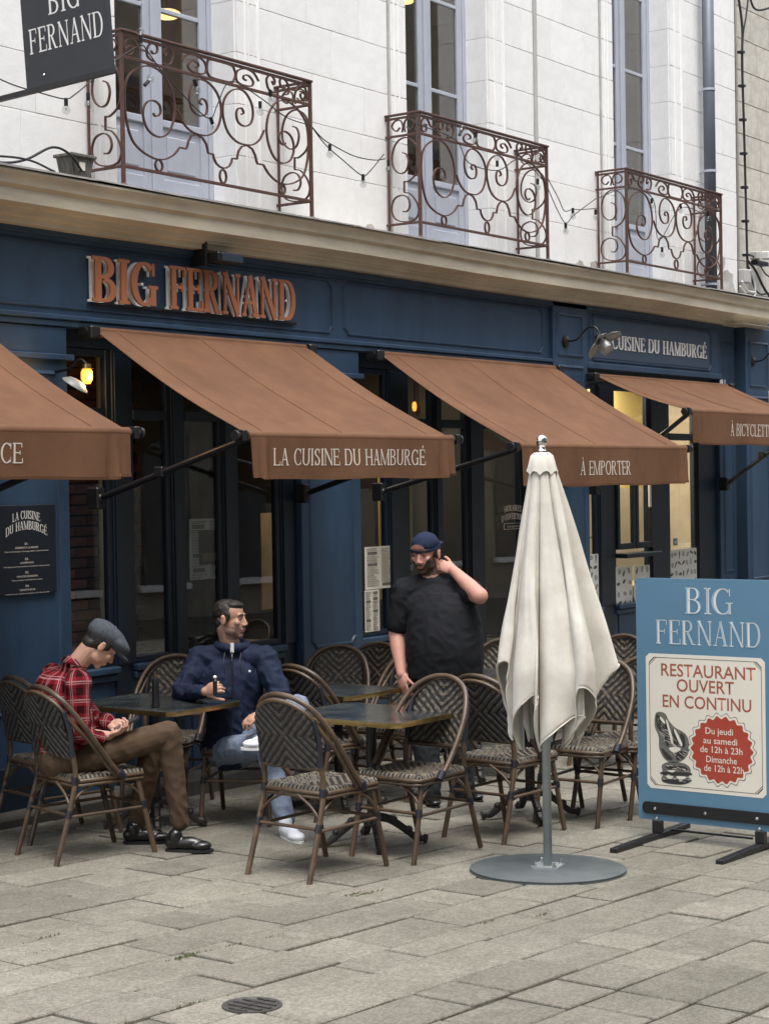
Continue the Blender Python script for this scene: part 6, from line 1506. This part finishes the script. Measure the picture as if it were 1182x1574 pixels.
for s in (-1, 1): ell(m, Ph(s*.068, .012, .018), (.012, .022, .034), HF)
blob('hair', m, .005, M_HAIR, pz, 2, wrinkle(.0025, (40, 40, 40)))
m = MB()
ell(m, Ph(0, -.005, .068), (.098, .124, .060), HF); ell(m, Ph(0, .050, .068), (.102, .092, .046), HF); ell(m, Ph(0, -.050, .050), (.092, .080, .060), HF)
ell(m, Ph(0, .118, .034), (.080, .052, .014), HF)
cp = blob('flat_cap', m, .005, M_TWEED, pz, 3, wrinkle(.002, (20, 20, 20)))
m = MB(); m.sphere(Ph(0, -.01, .122), .009); m.build('cap_button', M_TWEED, cp)
for s in (0, 1, 2):
    m = MB(); a0 = s*PI/3; pts = [Ph(.094*math.sin(t)*math.cos(a0), -.005 + .116*math.sin(t)*math.sin(a0)*1.0, .070 + .054*math.cos(t)) for t in [-1.35 + 2.7*i/14 for i in range(15)]]
    m.tube(pts, .0016, 5); m.build('cap_seam', M_TWEED, cp)
# shirt
wrr = PP(153, 1134, 9.82); wll = PP(166, 1109, 10.0)
m = MB()
FT = frame(f1, SU)
frustum(m, hip + SU*.02 - f1*.01, chest, .155, .165); ell(m, chest - f1*.02 + SU*.03, (.205, .145, .19), FT); frustum(m, chest + SU*.05, nb_ - SU*.055, .14, .082)
frustum(m, nb_ - SU*.065 , shR, .085, .078); frustum(m, nb_ - SU*.065, shL, .085, .078); frustum(m, nb_ - SU*.02, nb_ + (hc - nb_)*.20 - f1*.012, .068, .062)
frustum(m, shR, elR, .074, .058); frustum(m, elR, wrr, .058, .042); frustum(m, shL, elL, .072, .056); frustum(m, elL, wll, .056, .046)
blob('plaid_shirt', m, .006, M_PLAID, pz, 4, wrinkle(.008, seed=3, joints=((elR, .09), (elL, .09), (hip, .12))), uvbones=[(hip, nb_, .16, f1), (shR + (shR - elR).normalized()*.16, elR, .062, f1), (elR, wrr, .05, f1), (shL + (shL - elL).normalized()*.16, elL, .062, f1), (elL, wll, .05, f1)])
m = MB(); ring = [nb_ + (hc - nb_)*.24 - f1*.012 + (f1*math.cos(a)*.066 + lat*math.sin(a)*.068) + SU*(.010 - .02*math.cos(a)) for a in [2*PI*i/20 for i in range(20)]]; m.bar(ring, .007, .036, closed=True); cb = blob('collar', m, .004, M_PLAID, pz, 2, uvbones=[(nb_, hc, .066, f1)])
# trousers
m = MB()
frustum(m, hip + SU*.02, hip - SU*.015, .150, .150); frustum(m, hR, knR, .092, .070); frustum(m, knR, anR + (anR - knR)*.05, .070, .054); frustum(m, hL, knL, .096, .072); frustum(m, knL, anL, .072, .054)
ell(m, hip - f1*.05, (.17, .13, .12), FT)
blob('trousers', m, .006, M_BROWN, pz, 4, wrinkle(.006, (6, 6, 3), 9, ((knR, .12), (knL, .12), (hR, .14), (anR, .10))))
gy = lambda p: Vector((p.x, p.y, gz(p.x, p.y) + .006))
shoe(pz, gy(PP(256, 1282, 10.0)), gy(PP(256, 1282, 10.0)) + (lambda q: Vector((q.x, q.y, 0)).normalized())(V3(.96, 0, -.1))*.255, M_SHOEB, M_SOLEB)
h2 = gy(PP(192, 1288, 10.25)); shoe(pz, h2, h2 + (lambda q: Vector((q.x, q.y, 0)).normalized())(V3(.98, 0, .1))*.255, M_SHOEB, M_SOLEB)
q = PP(196, 1113, 9.90); ph = thing('phone', 'dark phone held in the hands of the man in the plaid shirt', 'phone', q)
u_ = V3(.85, .45, .1); v_ = V3(.05, .25, .95); v_ = (v_ - u_*v_.dot(u_)).normalized(); nn_ = u_.cross(v_)
m = MB(); m.prism([(-.07, -.035), (.07, -.035), (.075, -.03), (.075, .03), (.07, .035), (-.07, .035), (-.075, .03), (-.075, -.03)], q, u_, v_, .009); m.build('phone_case', M_BLACK, ph)
m = MB(); m.prism([(-.068, -.031), (.068, -.031), (.068, .031), (-.068, .031)], q + nn_*.0092, u_, v_, .0006); m.build('screen', node_mat('phone_screen', (.05, .055, .06), .1), ph)

# --- man in the navy jacket
M_JACK = node_mat('navy_nylon_jacket', (.011, .018, .042), .78, vary=.25, nscale=6, bump=.2, bscale=120, spec=.22)
M_JEANL = node_mat('light_blue_denim', (.21, .255, .33), .9, col2=(.14, .175, .24), nscale=30, bump=.3, bscale=300, spec=.15)
D2 = 11.05
hip = PP(356, 1150, D2); pn = thing('person', 'seated man in a navy hooded jacket and pale jeans looking to the right', 'person', (hip.x, hip.y, gz(hip.x, hip.y)))
f2 = V3(.05, 0, -1); lat = V3(-1, 0, -.03)        # his right side is on the viewer's left
chest = PP(356, 1058, D2 + .02); nb_ = PP(357, 995, D2 + .03)
shR = PP(306, 1012, D2 + .03); shL = PP(408, 1010, D2 + .02); elR = PP(281, 1066, D2 - .10); wrR = PP(316, 1063, D2 - .38); elL = PP(432, 1070, D2 - .12); wrL = PP(402, 1096, D2 - .40)
hc = PP(354, 951, D2 - .01); hf = V3(.94, -.02, -.34); HF = frame(hf, V3(.04, 1, 0))
hR = PP(338, 1155, D2 - .04); hL = PP(374, 1153, D2 - .04); knR = PP(410, 1146, 10.62); anR = PP(438, 1258, 10.50); knL = PP(458, 1088, 10.74); anL = PP(424, 1132, 10.50)
m = MB(); head_parts(m, hc, HF, 1.0)
frustum(m, hc + HF @ Vector((0, -.028, -.06)), nb_ - SU*.02, .056, .062); frustum(m, hip, chest, .11, .12); frustum(m, chest, nb_ - SU*.03, .11, .06)
for a, b_, c_ in ((shR, elR, wrR), (shL, elL, wrL)): frustum(m, nb_ - SU*.06, a, .055, .05); frustum(m, a, b_, .045, .036); frustum(m, b_, c_, .038, .026)
hand(m, wrR, V3(.55, .25, -.35), V3(.75, -.1, .6), 1, 1.15, 1.02, thumb=.6); hand(m, wrL, V3(-.7, -.4, -.3), V3(0, -.8, .3), 1, .6)
for a, b_, c_ in ((hR, knR, anR), (hL, knL, anL)): frustum(m, a, b_, .06, .045); frustum(m, b_, c_, .042, .034)
Hi = HF.inverted()
def fm2(p):
    q = Hi @ (p - hc)
    if q.length > .16: return 0
    if abs(q.z + .0655) < .009 and q.y > .088 and abs(q.x) < .022: return 2
    if q.y > -.01 and q.z < -.045 and q.z > -.125 and not (q.y > .093 and q.z > -.05): return 1
    return 0
blob('body', m, .0040, [M_SK2, M_STUB, M_LIP], pn, 2, facemat=fm2)
face_detail(pn, hc, HF, 1.0)
Ph = lambda x, y, z: hc + HF @ Vector((x, y, z))
m = MB(); ell(m, Ph(0, -.022, .044), (.079, .090, .076), HF); ell(m, Ph(0, .022, .082), (.062, .055, .032), HF); ell(m, Ph(0, -.062, -.015), (.060, .036, .055), HF); ell(m, Ph(0, .050, .084), (.050, .032, .020), HF)
for s in (-1, 1): ell(m, Ph(s*.071, .012, .022), (.010, .020, .036), HF)
blob('hair', m, .0045, M_HAIR, pn, 2, wrinkle(.004, (55, 55, 40), 2))
# jacket with the hood lying round the neck
wrr = PP(312, 1063, D2 - .35); wll = PP(406, 1093, D2 - .37)
m = MB(); FT = frame(f2, SU)
frustum(m, hip + SU*.01, chest, .150, .155); ell(m, chest + SU*.02, (.195, .145, .21), FT); frustum(m, chest + SU*.06, nb_ - SU*.055, .14, .085); ell(m, hip + SU*.02, (.185, .15, .13), FT)
for a, b_, c_ in ((shR, elR, wrr), (shL, elL, wll)): frustum(m, nb_ - SU*.055, a - SU*.006, .090, .078); frustum(m, a - SU*.006, b_, .078, .066); frustum(m, b_, c_, .062, .044)
jk = blob('jacket', m, .006, M_JACK, pn, 3, wrinkle(.011, (7, 7, 5), 5, ((elR, .13), (elL, .13), (hip, .16), (shR, .10), (shL, .10))))
m = MB()
for i in range(18):
    a = 2*PI*i/18; rr_ = .078 + .012*math.cos(a); p = nb_ + SU*(.012 + .012*math.cos(a + PI)) + f2*math.cos(a)*(rr_) + lat*math.sin(a)*.086
    a2 = 2*PI*(i+1)/18; p2 = nb_ + SU*(.012 + .012*math.cos(a2 + PI)) + f2*math.cos(a2)*(.078 + .012*math.cos(a2)) + lat*math.sin(a2)*.086
    frustum(m, p, p2, .030, .030, 8)
ell(m, nb_ - f2*.10 - SU*.03, (.11, .06, .09), FT)
blob('hood', m, .0055, M_JACK, pn, 3, wrinkle(.006, (14, 14, 10), 8))
m = MB(); zp = [nb_ + f2*.105 - SU*.0 + SR*.005, PP(357, 1010, D2 - .165), PP(358, 1050, D2 - .185), PP(357, 1100, D2 - .175), PP(356, 1135, D2 - .165)]; m.tube(smooth_path(zp, 5), .005, 6); m.build('zip', M_BLACK, pn)
m = MB(); q = PP(357, 994, D2 - .12); m.tube([q + SU*.02, q - SU*.035], .012, 8); m.build('collar_lining', M_WHITE, pn)
m = MB(); m.sphere(PP(384, 1032, D2 - .155), .008); m.build('chest_emblem', M_WHITE, pn)
for xo in (346, 371): m = MB(); m.tube(smooth_path([PP(xo, 1003, D2 - .12), PP(xo - 2, 1020, D2 - .165), PP(xo + 1, 1036, D2 - .17)], 4), .003, 6); m.build('drawstring', M_BLACK, pn)
m = MB(); frustum(m, hR, knR, .092, .074); frustum(m, knR, anR, .072, .058); frustum(m, hL, knL, .094, .076); frustum(m, knL, anL, .072, .052); ell(m, hip - SU*.01, (.17, .14, .12), FT)
blob('jeans', m, .006, M_JEANL, pn, 4, wrinkle(.006, (7, 7, 4), 12, ((knL, .12), (knR, .12), (anR, .08))))
h3 = gy(PP(434, 1280, 10.47)); shoe(pn, h3, h3 + (lambda q: Vector((q.x, q.y, 0)).normalized())(V3(.45, 0, -.9))*.27, M_SHOEW, M_SOLEW, 'sneaker')
h4 = PP(440, 1150, 10.50); shoe(pn, h4, h4 + V3(-.90, .02, -.35)*.265, M_SHOEW, M_SOLEW, 'sneaker')
q = PP(331, 1056, D2 - .47); vp = thing('small_bottle', 'small dark bottle with pale tip held by the man in the navy jacket', 'bottle', q); m = MB(); m.lathe([(0, -.045), (.013, -.045), (.013, .035), (.007, .045), (0, .045)], q, 12); m.build('bottle_body', M_BLACK, vp); m = MB(); m.sphere(q + SU*.057, .011); m.build('tip', M_CREAM, vp)

# --- standing man in black
M_TEE = node_mat('black_tshirt', (.013, .014, .017), .85, vary=.25, nscale=5, bump=.2, bscale=260, spec=.2)
M_DENIMG = node_mat('grey_worn_denim', (.055, .060, .066), .9, col2=(.025, .028, .032), nscale=14, bump=.3, bscale=300, spec=.15)
M_CAPN = node_mat('navy_cap_cotton', (.019, .028, .058), .9, vary=.25, nscale=60, bump=.3, bscale=220, spec=.15)
D3 = 11.75
hip = PP(684, 1050, D3); ps = thing('person', 'standing heavy man in black t-shirt and backwards navy cap, hand behind his neck', 'person', (hip.x, hip.y, gz(hip.x, hip.y)))
f3 = V3(-.12, 0, -1); lat = V3(-1, 0, .12); FT = frame(f3, SU)
chest = PP(670, 935, D3); nb_ = PP(663, 886, D3 + .02); bel = PP(684, 992, D3 - .05)
shR = PP(622, 908, D3 + .01); shL = PP(708, 903, D3 + .0); elR = PP(609, 975, D3 + .02); wrR = PP(617, 1036, D3 - .10); elL = PP(737, 916, D3 - .26); wrL = PP(696, 876, D3 - .07)
hc = PP(654, 851, D3 - .03); hf = V3(-.46, -.22, -.86); HF = frame(hf, V3(-.05, 1, -.1))
hR = PP(658, 1062, D3); hL = PP(708, 1062, D3); knR = PP(655, 1148, D3 - .02); knL = PP(708, 1146, D3 + .05); anR = PP(661, 1220, D3 + .02); anL = PP(712, 1214, D3 + .14)
m = MB(); head_parts(m, hc, HF, 1.04, 1.08)
frustum(m, hc + HF @ Vector((0, -.025, -.06)), nb_ - SU*.02, .068, .076); frustum(m, hip, chest, .13, .14); frustum(m, chest, nb_ - SU*.03, .12, .07)
for s in (0,): frustum(m, nb_ - SU*.05, shR, .065, .06); frustum(m, nb_ - SU*.05, shL, .065, .06)
frustum(m, shR, elR, .060, .052); frustum(m, elR, elR.lerp(wrR, .35), .050, .050); frustum(m, elR.lerp(wrR, .35), wrR, .050, .031)
frustum(m, shL, elL, .062, .054); frustum(m, elL, elL.lerp(wrL, .35), .052, .050); frustum(m, elL.lerp(wrL, .35), wrL, .050, .032)
hand(m, wrR, V3(.12, -.95, -.15), V3(.75, 0, .6), -1, .55, 1.08); hand(m, wrL, V3(-.85, .35, .25), V3(-.2, -.2, .9), 1, 1.35, 1.02)
for a, b_, c_ in ((hR, knR, anR), (hL, knL, anL)): frustum(m, a, b_, .075, .055); frustum(m, b_, c_, .052, .04)
Hi3 = HF.inverted(); hc3 = hc.copy()
def fm3(p):
    q = Hi3 @ (p - hc3)/1.04
    if q.length > .150 or abs(q.x) > .074: return 0
    if abs(q.z + .0655) < .008 and q.y > .088 and abs(q.x) < .020: return 2
    x = abs(q.x)
    if q.y > -.005 and -.130 < q.z < (-.047 if x < .03 else -.047 + (x - .03)*1.3) and not (q.y > .098 and q.z > -.052): return 1
    return 0
blob('body', m, .0042, [M_SK3, M_BEARD, M_LIP], ps, 2, facemat=fm3)
face_detail(ps, hc, HF, 1.04, 1.08)
Ph = lambda x, y, z: hc + HF @ (Vector((x*1.08, y, z))*1.04)
m = MB(); ell(m, Ph(0, -.045, .005), (.080, .065, .075), HF)
for s in (-1, 1): ell(m, Ph(s*.073, .010, .005), (.011, .018, .040), HF)
blob('hair', m, .005, M_HAIR, ps, 2, wrinkle(.004, (50, 50, 40), 2))
m = MB(); ell(m, Ph(0, -.010, .062), (.086, .102, .074), HF); frustum(m, Ph(0, -.01, .05), Ph(0, -.01, .05), .01, .01)
cp = blob('baseball_cap', m, .0045, M_CAPN, ps, 2, wrinkle(.0018, (20, 20, 20)), )
# cut the crown off level above the brow
bm = bmesh.new(); bm.from_mesh(cp.data); o_ = wloc(ps); nr = (HF @ Vector((0, -.10, 1))).normalized(); bmesh.ops.bisect_plane(bm, geom=bm.verts[:] + bm.edges[:] + bm.faces[:], plane_co=Ph(0, 0, .040) - o_, plane_no=nr, clear_inner=True); bm.to_mesh(cp.data); bm.free()
md = cp.modifiers.new('t', 'SOLIDIFY'); md.thickness = .004
m = MB(); m.bar([Ph(.084*math.cos(a), -.008 + .100*math.sin(a), .042 - .012*math.sin(a)) for a in [2*PI*i/36 for i in range(36)]], .006, .018, up=tuple(HF @ Vector((0, 0, 1))), closed=True); m.build('cap_band', M_CAPN, cp)
m = MB(); arc = [Ph(.042*math.cos(a), .088 + .006*math.sin(a), .052 + .030*math.sin(a)) for a in [PI*i/12 for i in range(13)]]; n_ = len(arc); cc = Ph(0, .094, .052); m.v = [p + HF @ Vector((0, .0085, 0)) for p in arc] + [cc + HF @ Vector((0, .006, 0))]; m.f = [[i, i+1, n_] for i in range(n_-1)]; m.m = [0]*(n_-1); m.build('forehead_gap', M_SK3, cp)
m = MB(); m.tube(arc, .0035, 6); m.build('cap_opening_edge', M_CAPN, cp)
m = MB(); ell(m, Ph(0, -.135, .035), (.062, .055, .008), HF); blob('cap_peak', m, .004, M_CAPN, cp, 2)
m = MB()
ell(m, chest, (.235, .165, .17), FT); ell(m, bel, (.245, .205, .20), FT); frustum(m, chest + SU*.04, nb_ - SU*.04, .14, .082); 
FB = Matrix((lat, f3, SU)).transposed()
vs_ = []
for z_, rx_, ry_ in ((-.21, .238, .172), (-.16, .243, .184), (-.08, .250, .198), (0, .252, .200), (.08, .248, .192), (.16, .240, .176), (.24, .215, .15), (.34, .15, .09)):
    for i in range(32): a_ = 2*PI*i/32; vs_.append(bel + SU*z_ + lat*math.cos(a_)*rx_ + f3*(.02 + math.sin(a_)*ry_))
m.add(vs_, [(j*32+i, j*32+(i+1)%32, (j+1)*32+(i+1)%32, (j+1)*32+i) for j in range(7) for i in range(32)] + [tuple(range(32))[::-1], tuple(range(224, 256))])
sR = shR.lerp(elR, .74); sL = shL.lerp(elL, .62)
frustum(m, nb_ - SU*.06, shR, .095, .088); frustum(m, nb_ - SU*.06, shL, .095, .088); frustum(m, shR, sR, .088, .082); frustum(m, shL, sL, .086, .080)
blob('tshirt', m, .006, M_TEE, ps, 6, wrinkle(.0045, (3, 3, 5), 7, ((shL, .16), (shR, .12), (bel, .2))))
m = MB()
ell(m, hip - SU*.02, (.235, .175, .12), FT)
for a, b_, c_ in ((hR, knR, anR), (hL, knL, anL)): frustum(m, a, b_, .115, .088); frustum(m, b_, c_, .086, .072)
blob('jeans', m, .0065, M_DENIMG, ps, 4, wrinkle(.008, (7, 7, 6), 14, ((anR, .12), (anL, .12))))
h5 = gy(PP(652, 1230, 11.80)); shoe(ps, h5, h5 + (lambda q: Vector((q.x, q.y, 0)).normalized())(V3(.25, 0, -1))*.30, M_SHOEB, M_SOLEB)
h6 = gy(PP(705, 1218, 12.02)); shoe(ps, h6, h6 + (lambda q: Vector((q.x, q.y, 0)).normalized())(V3(.45, 0, -.9))*.30, M_SHOEB, M_SOLEB)
